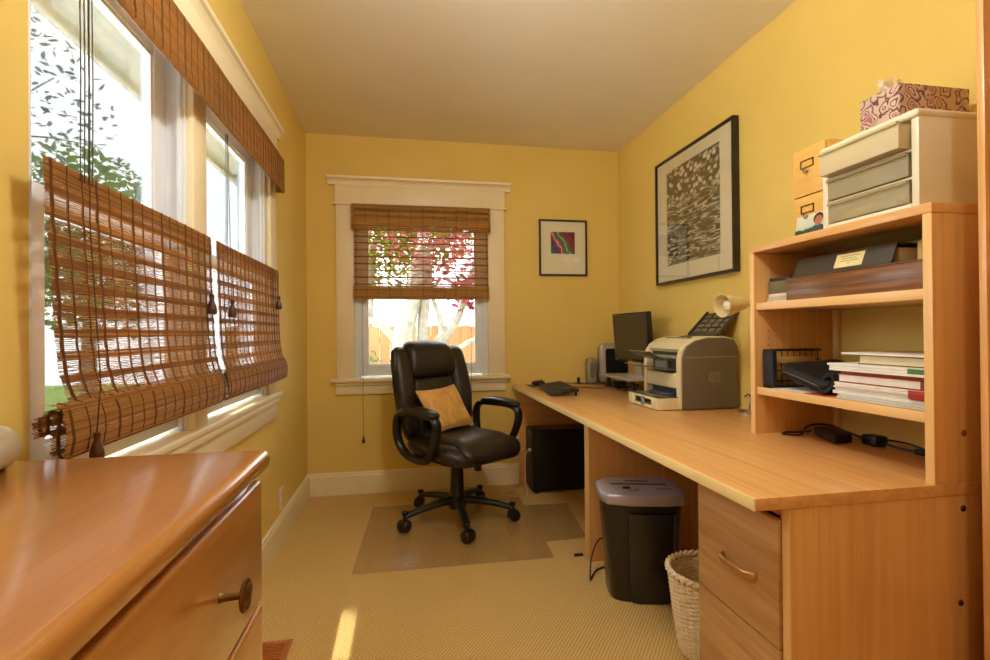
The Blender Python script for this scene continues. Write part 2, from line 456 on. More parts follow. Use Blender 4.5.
def weave(name, parent, wm, u0, u1, path, bands, mats, thread_gap=.055, seg=22, rag=.004, seedv=1, wav=.0007, gapk=1.0):
    """woven wood sheet. path: list of (d, z) - d = distance from the wall. bands: fn(s)->('open'|'dense')"""
    rnd = random.Random(seedv); ev, L = path_eval(path); R = Raw(); s = 0.002
    while s < L:
        kind = bands(s)
        if kind == 'dense': w = rnd.uniform(.0034, .0046); step = w*1.0; mi = 1 if rnd.random() < .75 else 0; th = .0009
        elif kind == 'full': w = rnd.uniform(.0030, .0042); step = w*1.04; mi = 0 if rnd.random() < .8 else 1; th = .0009
        else: w = rnd.uniform(.0012, .0020); step = w+gapk*rnd.uniform(.0012, .0024); mi = 0; th = .0006
        rows = []; a, b = u0-rnd.uniform(0, rag), u1+rnd.uniform(0, rag)
        ph = rnd.uniform(0, 6); wob = 0
        for i in range(seg+1):
            u = a+(b-a)*i/seg
            if kind == 'open': wob = .45*wob+rnd.uniform(-1, 1)*wav*1.2
            ww = w*(.5+(rnd.uniform(-.18, .22) if kind == 'open' else 0))
            d, z, dr = ev(s+wob); nn = (-dr[1], dr[0]); bow = .0015*sin(u*9)
            rows.append([wm(u, d+dr[0]*ww*e+nn[0]*(th*g)+bow, z+dr[1]*ww*e+nn[1]*(th*g)) for e, g in ((1, 0), (0, 1), (-1, 0), (0, -1))])
        R.strip(rows, mi); s += step
    n = max(2, int((u1-u0)/thread_gap)); K = max(6, int(L/.012))     # the warp threads
    for k in range(n+1):
        u = u0+.012+(u1-u0-.024)*k/n
        for off in (0, .004) if k % 3 == 0 else (0,):
            rows = []
            for i in range(K+1):
                q = L*i/K; d, z, dr = ev(q); nn = (-dr[1], dr[0])
                uu = u+off+.0012*sin(i*1.3+k); bw = .0015*sin(u*9)
                rows.append([wm(uu+e*.0008, d+bw+nn[0]*g, z+nn[1]*g) for e, g in ((1, .0018), (-1, .0018), (-1, -.0018), (1, -.0018))])
            R.strip(rows, 2)
    return R.build(name, mats, parent)

RA = [reedmat('bamboo reed Y', (170, 118, 58), (202, 152, 84), 'Y', .4), reedmat('dark slat Y', (132, 84, 38), (166, 112, 56), 'Y', .25), plain('brown cord', (112, 70, 34), .8)]
RB = [reedmat('bamboo reed X', (184, 134, 68), (214, 168, 96), 'X', .35), reedmat('dark slat X', (126, 82, 38), (160, 110, 56), 'X', .2), RA[2]]
wmL = lambda u, d, z: (XL+d, u, z)
wmB = lambda u, d, z: (u, YB-d, z)
def bandf(top, period, dense, edges=()):
    def f(s):
        if s < top: return 'full'
        for a, b in edges:
            if a <= s <= b: return 'full'
        q = (s-top) % period
        return 'dense' if q < dense else 'open'
    return f
TASSEL = plain('dark tassel wood', (74, 38, 22), .3, coat=.4)
def tassel(parent, p, sc=1.0):
    pr = [(.0, .0), (.006, -.002), (.0075, -.008), (.0055, -.014), (.0055, -.018), (.0085, -.026), (.012, -.038), (.0135, -.048), (.013, -.056), (.010, -.058), (0, -.058)]
    MB().lathe([(r*sc, z*sc) for r, z in pr], p, 'Z', 16).build('tassel', TASSEL, parent)

def left_shade(u0, u1, label, seed, skew):
    t = thing('window_blind', label, 'window shade', (XL, (u0+u1)/2, .87), 0, 'lowered woven wood shades on the left windows')
    path = [(.042, 1.398), (.042, 1.30), (.044, 1.18), (.046, 1.08), (.05, 1.02), (.058, .985), (.066, .966)]
    weave('shade_panel', t, lambda u, d, z: (XL+d, u+skew*(1.4-z)/.43, z), u0, u1, path, bandf(.045, .042, .016), RA, .046, 56, .005, seed, .0009)
    fold = [(.066, .966), (.050, .968), (.048, .95), (.050, .90), (.054, .875)]
    fr = [(.060, .972), (.075, .966), (.082, .94), (.084, .91), (.080, .882), (.070, .874), (.060, .884), (.062, .925), (.064, .95), (.054, .962), (.046, .95), (.045, .93), (.042, .918), (.036, .916), (.034, .93), (.034, .95)]
    weave('folded_stack', t, wmL, u0-.012, u1+.004, fr, bandf(.01, .03, .008, ((.02, .12),)), RA, .05, 22, .007, seed+1)
    MB().box(XL+.028, XL+.038, u0+.035, u1-.02, 1.37, 1.394, .002).build('top_rail', RA[1], t)
    return t
YN0, YN1, YF0, YF1 = .972, 1.714, 1.768, 2.575
sN = left_shade(YN0, YN1, 'large woven bamboo shade nearest the camera, lowered over the left window beside the dresser', 11, .03)
sF = left_shade(YF0, YF1, 'woven bamboo shade over the farther left window, nearer the room corner', 31, .02)
cordm = plain('thin shade cord', (70, 52, 40), .8)
def cords(parent, u, d, ztop, zbot, n=2, gap=.008):
    for k in range(n): MB().tube([(XL+d, u+k*gap, ztop), (XL+d+.001, u+k*gap+.001, (ztop+zbot)/2), (XL+d, u+k*gap, zbot)], .0011, 5).build('lift_cord', cordm, parent)
cords(sN, 1.062, .047, 1.78, 1.38, 4, .0125)
MB().tube([(XL+.050, 1.085, 1.78), (XL+.056, 1.075, 1.3), (XL+.092, 1.04, 1.0), (XL+.096, 1.02, .912)], .0012, 5).build('pull_cord', cordm, sN)
tassel(sN, (XL+.096, 1.02, .914), .85)
cords(sF, 1.84, .047, 1.78, 1.38, 2, .014); 
MB().tube([(XL+.05, 1.852, 1.78), (XL+.06, 1.853, 1.21)], .0011, 5).build('pull_cord', cordm, sF); tassel(sF, (XL+.062, 1.853, 1.21), 1.1)
MB().tube([(XL+.06, 1.668, 1.37), (XL+.06, 1.668, 1.215)], .0011, 5).build('pull_cord', cordm, sN); tassel(sN, (XL+.062, 1.668, 1.215), 1.1)
MB().tube([(XL+.06, 2.50, 1.38), (XL+.06, 2.50, 1.27)], .0011, 5).build('pull_cord', cordm, sF); tassel(sF, (XL+.062, 2.50, 1.27), 1.1)
tv = thing('woven_valance', 'long woven bamboo valance across the top of both left windows', 'valance', (XL, 1.78, 1.8))
vp = [(.03, 1.950), (.066, 1.950), (.068, 1.94), (.069, 1.83), (.071, 1.795), (.067, 1.782), (.06, 1.79), (.058, 1.82)]
weave('valance_panel', tv, wmL, .95, 2.60, vp, lambda s: 'full', RA, .042, 30, .003, 51)
weave('end_return', tv, lambda u, d, z: (XL+.025+u, 2.603+d*.05, z), 0, .042, [(.0, 1.948), (.002, 1.788)], lambda s: 'full', RA, .03, 3, .0, 53)
MB().box(XL+.022, XL+.055, .955, 2.595, 1.905, 1.945, .002).build('head_rail', RA[1], tv)

tb = thing('window_blind', 'short woven bamboo shade half lowered in the back window behind the chair', 'window shade', (.125, YB, 1.32))
weave('valance', tb, wmB, BX0-.012, BX1+.012, [(.03, 1.962), (.062, 1.962), (.064, 1.95), (.064, 1.82), (.066, 1.795), (.06, 1.788), (.055, 1.80)], bandf(.03, .05, .012, ((.035, .06), (.075, .10), (.12, .19))), RB, .075, 22, .004, 61)
weave('shade_panel', tb, wmB, BX0+.002, BX1-.002, [(.044, 1.94), (.044, 1.40)], bandf(.004, .046, .010), RB, .072, 44, .003, 62, .0008, .38)
weave('bottom_roll', tb, wmB, BX0, BX1, [(.046, 1.415), (.06, 1.41), (.063, 1.37), (.063, 1.335), (.056, 1.32), (.046, 1.325), (.046, 1.40)], lambda s: 'full', RB, .072, 22, .004, 63)
MB().box(BX0, BX1, YB-.05, YB-.022, 1.92, 1.958, .002).build('head_rail', RB[1], tb)
for u, zb in ((-.277, .405), (.455, .56)):
    MB().tube([(u, YB-.068, 1.33), (u, YB-.072, .9), (u, YB-.07, zb)], .0013, 5).build('pull_cord', cordm, tb); tassel(tb, (u, YB-.07, zb), .85)

# ------------------------------------------------------------------ desk, pedestal, hutch
ZD = .715; DX0 = .757; DY0 = .982
dk = thing('desk', 'long beech desk running along the right wall with a thick pale edge', 'desk', (1.17, 2.2, 0))
MB().box(DX0+.004, XR-.003, DY0, YB-.018, ZD-.028, ZD, .0015).build('desktop', BEECH('Y'), dk)
MB().box(DX0, DX0+.004, DY0, YB-.018, ZD-.028, ZD, .001).build('edge_banding', BEECHE('Y'), dk, label='pale front edge strip')
ep = MB().box(.852, XR-.003, .987, 1.010, 0, ZD-.028, .001).build('end_panel', BEECH('Z'), dk)
MB().box(.849, .852, .987, 1.010, 0, ZD-.028, .0005).build('edge_strip', BEECHP('Z'), ep)
for y0 in (2.24, 2.269):
    p = MB().box(.855, XR-.003, y0, y0+.027, 0, ZD-.028, .001).build('divider_panel', BEECH('Z'), dk)
    MB().box(.851, .855, y0, y0+.027, 0, ZD-.028, .0005).build('edge_strip', BEECHP('Z'), p)
MB().box(.80, XR-.003, 3.455, 3.478, 0, ZD-.028, .001).build('far_panel', BEECH('X'), dk)
MB().box(1.50, 1.518, 1.012, 2.238, .33, ZD-.028, .001).build('modesty_panel', BEECH('Y'), dk)
scr = plain('bronze screw', (70, 46, 26), .4, .6)
for x, z in ((1.329, .652), (1.318, .425)): MB().lathe([(0, -.004), (.006, -.003), (.0085, 0)], (x, .9875, z), 'Y', 14).build('screw', scr, ep)

pc = thing('filing_cabinet', 'two-drawer oak-fronted filing cabinet under the near end of the desk', 'cabinet', (1.2, 1.18, 0))
body = MB(); body.box(.862, 1.49, 1.334, 1.356, .0, .672, .001); body.box(.862, 1.49, 1.0125, 1.03, .0, .672, .001); body.box(.862, 1.49, 1.03, 1.334, .654, .672); body.box(.862, 1.49, 1.03, 1.334, 0, .03); body.box(1.475, 1.49, 1.03, 1.334, .03, .654)
body.build('carcass', BEECH('Z'), pc)
BR2 = plain('satin bronze handle', (196, 152, 96), .3, .7)
for z0, z1 in ((.352, .648), (.034, .348)):
    d = MB().box(.842, .860, 1.014, 1.332, z0, z1, .0015).build('drawer', OAK('Y'), pc)
    MB().box(.866, 1.45, 1.035, 1.33, z0+.02, z1-.05).build('drawer_box', BEECH('X'), d)
    zc = z1-.163 if z1 > .5 else z1-.215
    MB().tube(smooth_path([(.845, 1.214, zc), (.830, 1.209, zc), (.820, 1.19, zc), (.818, 1.15, zc), (.820, 1.112, zc), (.830, 1.092, zc), (.845, 1.088, zc)], 5), 1, 10, flat=(.010, .005), up=(0, 0, 1)).build('handle', BR2, d, label='curved satin bronze pull')

HX = 1.243
ht = thing('hutch', 'open-backed beech shelf hutch standing on the near end of the desk', 'shelf unit', (1.42, 1.3, ZD))
for y0, y1 in ((.984, 1.006), (1.602, 1.624)):
    p = MB().box(HX+.003, XR-.004, y0, y1, ZD, 1.368, .001).build('side_panel', BEECH('Z'), ht)
    MB().box(HX, HX+.003, y0, y1, ZD, 1.368, .0005).build('edge_strip', BEECHP('Z'), p)
    if y0 < 1.2: MB().lathe([(0, -.004), (.006, -.003), (.0085, 0)], (1.329, .9845, .835), 'Y', 14).build('screw', plain('brass screw', (150, 92, 44), .35, .7), p)
    else:
        for xx in (1.30, 1.52):
            for k in range(7): MB().lathe([(.0025, 0), (0, -.003)], (xx, 1.6018, 1.01+k*.025), 'Y', 8).build('peg_hole', plain('dark peg hole', (90, 56, 28), .8), p)
MB().box(HX-.002, XR-.004, .982, 1.626, 1.368, 1.392, .001).build('top_panel', BEECH('Y'), ht)
for zt in (1.187, .884):
    p = MB().box(HX+.012, XR-.004, 1.0065, 1.6015, zt-.026, zt, .001).build('shelf', BEECH('Y'), ht)
    MB().box(HX+.009, HX+.012, 1.0065, 1.6015, zt-.026, zt, .0005).build('edge_strip', BEECHP('Y'), p)
MB().box(XR-.018, XR-.004, 1.58, 1.6015, ZD, 1.368).build('back_cleat', plain('pale cleat', (226, 196, 140), .5), ht)  # pale upright strip at the rear of the far side panel

# tall bookcase at the frame's right edge
bc = thing('bookcase', 'tall beech bookcase at the right edge of the photo beside the desk end', 'bookcase', (1.42, .6, 0))
BXF = 1.312
for y0 in (.919, .25):
    MB().box(BXF, XR-.004, y0, y0+.016, 0, 2.25, .001).build('side_panel', BEECH('Z'), bc)
for z in (.06, .45, .85, 1.25, 1.66, 2.03, 2.23): MB().box(BXF+.012, XR-.03, .2705, .9185, z-.022, z, .001).build('shelf', BEECH('Y'), bc)
MB().box(XR-.03, XR-.004, .27, .919, .04, 2.25).build('back_panel', BEECH('Z'), bc)

# ------------------------------------------------------------------ dresser
ds = thing('dresser', 'honey-varnished dresser with brass ring knobs in the left foreground', 'dresser', (-.43, .3, 0))
DT = .91
MB().box(XL+.018, -.207, -.35, .832, DT-.032, DT, .013, 4).build('dresser_top', HONEY('Y'), ds)
MB().box(XL+.02, -.238, -.33, .820, .06, DT-.032, .002).build('carcass', HONEY('Z'), ds)
b = MB(); b.box(XL+.03, -.26, -.31, .80, 0, .06); b.build('plinth', HONEY('Y'), ds)
for i, (z0, z1) in enumerate(((.688, .868), (.486, .680), (.28, .478), (.075, .272))):
    d = MB().box(-.2375, -.215, -.31, .810, z0, z1, .006, 3).build('drawer', HONEY('Y'), ds)
    for yk in (.632, -.20):
        k = MB(); zc = (z0+z1)/2+.002
        k.lathe([(.0065, 0), (.005, .004), (.0042, .022), (.006, .026)], (-.2155, yk, zc), 'X', 14)
        k.lathe([(0, .026), (.017, .026), (.019, .028), (.019, .030), (.015, .032), (.011, .031), (.008, .0335), (0, .034)], (-.2155, yk, zc), 'X', 24)
        k.build('knob', BRASS, d, label='antique bronze knob')

ph = thing('telephone', 'beige cordless telephone base at the left edge on the dresser', 'telephone', (-.576, .725, DT+.0006), radians(20))
PB = plain('beige phone plastic', (176, 164, 132), .4)
def phx(p): return (p.x, p.y+p.z*-.25, p.z)
m = MB(); m.X = ROOTM[ph]; m.rbox((0, 0, .0275), (.15, .13, .055), (.03, .03, .022), 8, lambda p: (p.x, p.y, p.z*(1+.25*p.y/.065))); m.build('base', PB, ph)
m = MB(); m.X = ROOTM[ph]; m.rbox((.0, .0, .072), (.085, .10, .06), (.02, .03, .02), 8); m.build('cradle', PB, ph)
m = MB(); m.X = ROOTM[ph]; m.rbox((-.012, .01, .136), (.052, .042, .13), (.018, .016, .02), 8, lambda p: (p.x, p.y+p.z*.25, p.z)); m.build('handset', plain('grey phone handset', (128, 120, 104), .4), ph)
# ------------------------------------------------------------------ pictures
def art_bw():
    t = NT('black and white water print'); tc = t.n('ShaderNodeTexCoord')
    sep = t.n('ShaderNodeSeparateXYZ'); t.l(tc.outputs['Generated'], sep.inputs[0]); gz = sep.outputs['Z']
    v = t.coords(); vs = t.coords((1, .2, 1), (radians(-7), 0, 0)); st = t.noise(vs, 60, 4, .6, 1.0)
    vo = t.n('ShaderNodeTexVoronoi', Scale=36.0, Randomness=1.0); t.l(t.coords((1, .75, 1)), vo.inputs['Vector'])
    blob = t.ramp(vo.outputs['Distance'], [(.30, (226, 222, 200)), (.44, (176, 170, 148)), (.56, (72, 66, 54))])
    nb = t.noise(v, 22, 3); blob = t.mix(t.ramp(nb, [(.30, (0, 0, 0)), (.44, (255, 255, 255))]), lin((60, 54, 42)), blob)
    streak = t.ramp(st, [(.36, (36, 32, 25)), (.50, (80, 74, 60)), (.56, (160, 154, 132)), (.64, (232, 226, 204))])
    f = t.ramp(t.math('ADD', gz, t.math('MULTIPLY', nb, .2)), [(.66, (0, 0, 0)), (.80, (255, 255, 255))])
    t.bsdf(t.mix(f, streak, blob), .5, 0, .3); return t.m
def art_color():
    t = NT('abstract colour print'); tc = t.n('ShaderNodeTexCoord'); sx = t.n('ShaderNodeSeparateXYZ'); t.l(tc.outputs['Generated'], sx.inputs[0])
    n = t.noise(tc.outputs['Generated'], 3, 2)
    f = t.math('ADD', t.math('MULTIPLY', sx.outputs['X'], .85), t.math('MULTIPLY', sx.outputs['Z'], .45))
    f = t.math('ADD', f, t.math('MULTIPLY', n, .3)); f = t.math('SUBTRACT', f, .22)
    c = t.ramp(f, [(.0, (44, 110, 96)), (.12, (90, 50, 110)), (.26, (136, 50, 120)), (.36, (232, 190, 60)), (.41, (170, 60, 110)), (.50, (30, 130, 90)), (.60, (214, 170, 60)), (.64, (40, 130, 96)), (.74, (140, 34, 60)), (1.0, (110, 24, 60))], 'CONSTANT')
    t.bsdf(c, .5); return t.m
BLACKW = wood('black frame wood ', (38, 26, 18), (28, 18, 12), 'Y', 60, .35, .2)
MATB = plain('cream mat board', (232, 224, 194), .8, 0, .2, .015, 20)
PGL = glass('picture glass', (255, 255, 255), .3)
def framed(name, label, to, u0, u1, z0, z1, depth, fw, au0, au1, az0, az1, artmat):
    root = thing(name, label, 'picture', to((u0+u1)/2, 0, z0))
    def bx(mb, a, b, d0, d1, c, d, bev=0):
        p, q = to(a, d0, c), to(b, d1, d)
        mb.box(min(p[0], q[0]), max(p[0], q[0]), min(p[1], q[1]), max(p[1], q[1]), c, d, bev)
    f = MB(); bx(f, u0, u1, .002, depth, z0, z0+fw, .0015); bx(f, u0, u1, .002, depth, z1-fw, z1, .0015); bx(f, u0, u0+fw, .002, depth, z0+fw, z1-fw, .0015); bx(f, u1-fw, u1, .002, depth, z0+fw, z1-fw, .0015)
    f.build('frame', BLACKW, root)
    m = MB(); bx(m, u0+fw, u1-fw, .004, depth-.012, z0+fw, z1-fw); mt = m.build('mat_board', MATB, root)
    m = MB(); bx(m, au0, au1, depth-.012, depth-.0105, az0, az1); m.build('print', artmat, mt)
    m = MB(); bx(m, u0+fw, u1-fw, depth-.007, depth-.005, z0+fw, z1-fw); m.build('glass', PGL, root)
    return root, mt
toR = lambda u, d, z: (XR-d, u, z)
framed('framed_picture', 'large black-framed black and white water photograph high on the right wall', toR, 2.135, 2.89, 1.373, 2.122, .036, .014, 2.255, 2.765, 1.478, 2.042, art_bw())
rt, mt = framed('framed_picture', 'small square-ish picture with a bright abstract print right of the back window', toB2 if False else (lambda u, d, z: (u, YB-d, z)), .965, 1.33, 1.50, 1.91, .022, .012, 1.055, 1.237, 1.662, 1.822, art_color())
MB().box(1.235, 1.27, YB-.0112, YB-.0098, 1.595, 1.635).build('paper_tag', PAPER, mt, label='small white paper square')

# ------------------------------------------------------------------ chair mat and chair
CM = clear_plastic('clear vinyl mat', (252, 248, 240), (220, 198, 160), .08, .25, .04, .3)
mat_poly = [(-.245, 2.33), (.70, 2.315), (.712, 2.50), (.94, 2.508), (1.0, 3.03), (.73, 3.05), (.73, 3.20), (-.205, 3.20)]
tag(MB().prism(mat_poly, .0008, .004, 'XY', .0012, 2).build('chair_mat', CM, None, (.3, 2.75, 0)), 'clear vinyl chair mat with a lip on the carpet under the office chair', 'mat')

ch = thing('office_chair', 'black leather office chair on castors standing on the clear mat', 'chair', (.293, 2.895, .004), radians(32))
CH = ROOTM[ch]
def cmb(): m = MB(); m.X = CH; return m
# base
cmb().lathe([(.046, .07), (.052, .08), (.052, .125), (.044, .135), (.040, .14), (.037, .29), (.034, .295), (.030, .36), (.0, .36)], (0, 0, 0), 'Z', 24).build('gas_column', BLACKP, ch)
for k in range(5):
    a = radians(-90-32+72*k+3); dx, dy = cos(a), sin(a)
    pts = []; rr = []
    for i in range(9):
        t = i/8; r = .03+.288*t; pts.append((dx*r, dy*r, .118-.038*t*t-.004*t)); rr.append(1-.38*t)
    sp = cmb().tube(pts, rr, 12, flat=(.024, .030), up=(0, 0, 1)).build('base_spoke', BLACKP, ch)
    cxx, cyy = dx*.32, dy*.32; px, py = -dy, dx
    c = cmb(); c.lathe([(.012, .05), (.012, .088), (.018, .089), (.020, .104), (.012, .108), (0, .108)], (cxx, cyy, 0), 'Z', 12)
    Mx = Matrix.Rotation(a+radians(35), 4, 'Z')
    q = Mx @ Vector((0, 1, 0)); wx, wy = cxx+.010*(Mx @ Vector((1, 0, 0))).x, cyy+.010*(Mx @ Vector((1, 0, 0))).y
    for sgn in (-1, 1):
        R = Matrix.Rotation(a+radians(35), 4, 'Z') @ Matrix.Rotation(-pi/2*sgn, 4, 'X')
        c.lathe([(.0, .005), (.029, .005), (.032, .009), (.032, .024), (.028, .030), (.012, .031), (0, .031)], (wx, wy, .032), 'Z', 20, R)
    c.tube([(wx-q.x*.010, wy-q.y*.010, .038), (wx+q.x*.010, wy+q.y*.010, .038)], .030, 16)
    c.build('castor', SATIN, sp)
m = cmb(); m.box(-.09, .09, -.12, .11, .355, .39, .01); m.box(-.05, .05, -.16, .04, .33, .36, .012); m.build('tilt_mechanism', BLACKP, ch)
m = cmb(); m.lathe([(.0, .30), (.019, .30), (.021, .305), (.021, .355)], (.05, -.13, 0), 'Z', 16); m.build('tension_knob', BLACKP, ch)
# seat
def seatf(p):
    fx = p.x/.26; fy = (p.y+.0)/.265
    z = p.z
    if p.z > -.02: z += .020*max(0, abs(fx)-.55)/.45*.6 - .012*(1-fx*fx)*(1-fy*fy)
    z -= .030*max(0, (-fy-.62)/.38)**1.5          # waterfall front
    return (p.x*(1-.08*max(0, fy)), p.y, z)
st = cmb().rbox((0, -.055, .440), (.53, .54, .105), (.11, .11, .05), 14, seatf).build('seat', LEATHER, ch)
def cushf(p):
    fy = p.y/.25
    return (p.x*(1-.05*fy), p.y, p.z-.046*max(0, (-fy-.5)/.5)**1.6)
cmb().rbox((0, -.075, .485), (.37, .53, .072), (.06, .07, .034), 14, cushf).build('seat_cushion', LEATHER, st)
cmb().rbox((0, -.05, .392), (.46, .46, .03), (.1, .1, .012), 8).build('seat_shell', BLACKP, st)
# backrest (leans back)
BT = CH @ Matrix.Translation((0, .185, .50)) @ Matrix.Rotation(radians(-13), 4, 'X')
def bmb(): m = MB(); m.X = BT; return m
def backf(p):
    z = p.z/.29
    w = 1.0-.06*max(0, z)**3-.16*max(0, -z)**2
    return (p.x*w, p.y-.05*(p.x/.25)**2+.02*z*z-.02, p.z)
bk = bmb().rbox((0, .055, .235), (.545, .075, .57), (.06, .034, .06), 14, backf).build('backrest', LEATHER, ch)
for sgn in (-1, 1):
    def bol(p, sgn=sgn):
        z = p.z/.27
        return (p.x-sgn*.010*max(0, z)**2-sgn*.030*max(0, -z)**2+sgn*.008*(1-z*z), p.y-.006*sgn*p.x/.06+.02*z*z-.012*(1-z*z), p.z)
    bmb().rbox((sgn*.200, -.008, .238), (.125, .09, .545), (.045, .04, .06), 12, bol).build('side_bolster', LEATHER, bk)
    bmb().tube(smooth_path([(sgn*.262, .005, .02), (sgn*.275, -.01, .20), (sgn*.262, .008, .44)], 6), .004, 6).build('piping', SATIN, bk)
bmb().rbox((0, .004, .150), (.30, .06, .36), (.06, .028, .08), 10, lambda p: (p.x, p.y+.25*p.x*p.x, p.z)).build('lumbar_panel', LEATHER, bk)
def headf(p):
    z = p.z/.13
    return (p.x*(1-.05*z), p.y+.055*max(0, z)**2-.014*(1-z*z), p.z-.012*(p.x/.16)**2*max(0, z))
hd = bmb().rbox((0, -.010, .438), (.335, .10, .245), (.04, .048, .06), 14, headf).build('headrest_pad', LEATHER, bk)
bmb().rbox((0, .095, .21), (.42, .03, .48), (.1, .014, .1), 8, lambda p: (p.x, p.y-.3*p.x*p.x, p.z)).build('back_shell', BLACKP, bk)
# armrests
for sgn in (-1, 1):
    x = sgn*.295
    loop = [(x, .17, .52), (x*1.0, .165, .60), (x, .12, .640), (x, .03, .648), (x, -.10, .650), (x, -.185, .640), (x, -.215, .605), (x, -.205, .54), (x*.98, -.165, .46), (x*.95, -.10, .405), (x*.94, -.0, .392), (x*.95, .09, .405), (x*.98, .15, .455)]
    ar = cmb().tube(smooth_path(loop, 5, True), 1, 12, closed=True, flat=(.027, .019), up=(1, 0, 0)).build('armrest', SATIN, ch)
    cmb().rbox((x, -.05, .668), (.078, .33, .042), (.034, .06, .019), 10, lambda p: (p.x*(1+.15*(-p.y/.15)), p.y, p.z-.012*(p.y/.15)**2)).build('arm_pad', SATIN, ar)

# throw pillow resting on the seat against the back
PIL = NT('gold satin'); _v = PIL.coords(); _n = PIL.noise(_v, 9, 4, .6, 1.5); _w = PIL.noise(_v, 420, 1)
PIL.bsdf(PIL.ramp(_n, [(.3, (196, 140, 56)), (.55, (222, 172, 88)), (.75, (236, 190, 110))]), .42, 0, .5, PIL.bump(_n, .5, .01), 0, .4); PIL = PIL.m
pm = MB(); pm.X = CH @ Matrix.Translation((-.02, -.012, .530)) @ Matrix.Rotation(radians(-36), 4, 'X') @ Matrix.Rotation(radians(-4), 4, 'Y') @ Matrix.Translation((0, 0, .14))
def pillow_mesh(m, w, h, d, n=18):
    top = {}; bot = {}
    for i in range(n+1):
        for j in range(n+1):
            u, v = i/n*2-1, j/n*2-1
            pin = 1-.10*(1-u*u)*v*v; pin2 = 1-.10*(1-v*v)*u*u
            x, z = u*w/2*pin2, v*h/2*pin
            t = d*((1-u**4)*(1-v**4))**.55*(.85+.15*sin(u*7+v*3)*.5)
            edge = i in (0, n) or j in (0, n)
            top[i, j] = m.v((x, -t, z)); bot[i, j] = top[i, j] if edge else m.v((x, t, z))
    for i in range(n):
        for j in range(n):
            m.f([top[i, j], top[i+1, j], top[i+1, j+1], top[i, j+1]]); m.f([bot[i, j], bot[i, j+1], bot[i+1, j+1], bot[i+1, j]])
pillow_mesh(pm, .30, .29, .05)
tag(pm.build('throw_pillow', PIL, None, tuple((CH @ Vector((-.045, .0, .51))))), 'square gold satin pillow leaning in the office chair', 'pillow')

# ------------------------------------------------------------------ things under the desk
tw = thing('computer_tower', 'black computer tower on the carpet under the far end of the desk', 'computer', (1.05, 3.35, 0))
m = MB(); m.box(.845, 1.30, 3.252, 3.445, .018, .425, .004); m.build('case', plain('black steel', (24, 24, 26), .35, .2), tw)
for x in (.87, 1.27):
    for y in (3.27, 3.42): MB().lathe([(.016, 0), (.014, .018)], (x, y, 0), 'Z', 12).build('foot', BLACKP, tw)
m = MB(); m.box(.839, .845, 3.258, 3.44, .02, .42, .002); 
m.build('bezel', BLACKP, tw)
m = MB(); m.lathe([(.014, 0), (.012, -.018), (.006, -.02)], (.84, 3.30, .285), 'X', 12); m.build('plug', plain('grey plug', (190, 186, 178), .5), tw)
m = MB(); m.box(.836, .839, 3.285, 3.345, .30, .318, .001); m.build('port_cover', SATIN, tw)
WC = plain('white cable', (222, 214, 196), .5)
tag(MB().tube(smooth_path([(.82, 3.30, .285), (.80, 3.295, .24), (.795, 3.28, .10), (.80, 3.25, .012), (.77, 3.20, .004), (.70, 3.23, .0042), (.64, 3.29, .004), (.70, 3.36, .004), (.78, 3.36, .004)], 8), .0028, 6).build('electric_cable', WC, None, (.78, 3.27, 0)), 'thin white cord hanging from the tower and curling on the carpet', 'cord')

# paper shredder
sh = thing('paper_shredder', 'black paper shredder with a silver lid on the carpet under the desk', 'shredder', (.965, 1.96, 0), radians(-14))
SM = ROOTM[sh]
def sec(w, d, z, e=.5, bulge=0, n=40):
    out = []
    for k in range(n):
        a = 2*pi*k/n; c, q = cos(a), sin(a)
        x = w/2*math.copysign(abs(c)**e, c); y = d/2*math.copysign(abs(q)**e, q)
        if y < 0: y -= bulge*max(0, 1-(x/(w/2))**2)
        out.append((x, y, z))
    return out
m = MB(); m.X = SM
m.loft([sec(.262, .20, 0), sec(.268, .206, .006), sec(.295, .225, .20), sec(.322, .245, .38), sec(.322, .245, .398)]); bd = m.build('body', plain('shredder black', (26, 26, 28), .3, 0, .5, .08, 40, .02, .2), sh)
m = MB(); m.X = SM
def bin_sec(s, z): return [(x*s+.018, (-.125*s if False else y), z) for x, y in ((-.085, -.05), (-.085, -.108*s), (-.072, -.125*s), (-.05, -.131*s), (.05, -.131*s), (.085, -.122*s), (.10, -.10*s), (.10, -.05))]
m.loft([bin_sec(.90, .003), bin_sec(1.0, .16), bin_sec(1.06, .30), bin_sec(1.08, .365)]); m.build('pull_out_bin', plain('bin black', (30, 30, 33), .26, 0, .5, .08, 40, .01, .3), sh)
LIDM = plain('silver lilac plastic', (176, 172, 182), .34, .25, .5, .04, 50)
m = MB(); m.X = SM
lid = [(-.172, -.07), (-.150, -.122), (-.06, -.142), (.08, -.142), (.150, -.125), (.172, -.08), (.172, .06), (.135, .122), (-.135, .122), (-.172, .07)]
sc = lambda s, z: [(x*s, y*s, z) for x, y in lid]
m.loft([sc(.985, .398), sc(1.0, .402), sc(1.0, .424), sc(.985, .432), sc(.95, .438), sc(.90, .440)]); ld = m.build('lid', LIDM, sh)
m = MB(); m.X = SM; m.box(-.115, .115, .005, .017, .4405, .4425, .001); m.build('paper_slot', SATIN, ld)
m = MB(); m.X = SM; m.box(-.05, .05, .05, .062, .4405, .442, .001); m.build('grip_slot', SATIN, ld)
m = MB(); m.X = SM; m.box(-.075, -.045, -.055, -.038, .440, .447, .002); m.build('power_switch', SATIN, ld)
for x, y in ((-.055, -.075), (-.035, -.082), (-.02, -.065)):
    m = MB(); m.X = SM; m.lathe([(.007, .440), (.007, .445), (.004, .447), (0, .447)], (x, y, 0), 'Z', 12); m.build('button', METAL, ld)
m = MB(); m.X = SM; m.box(.06, .125, -.06, -.045, .4402, .4412); m.build('maker_plate', plain('grey badge', (120, 118, 124), .4), ld)
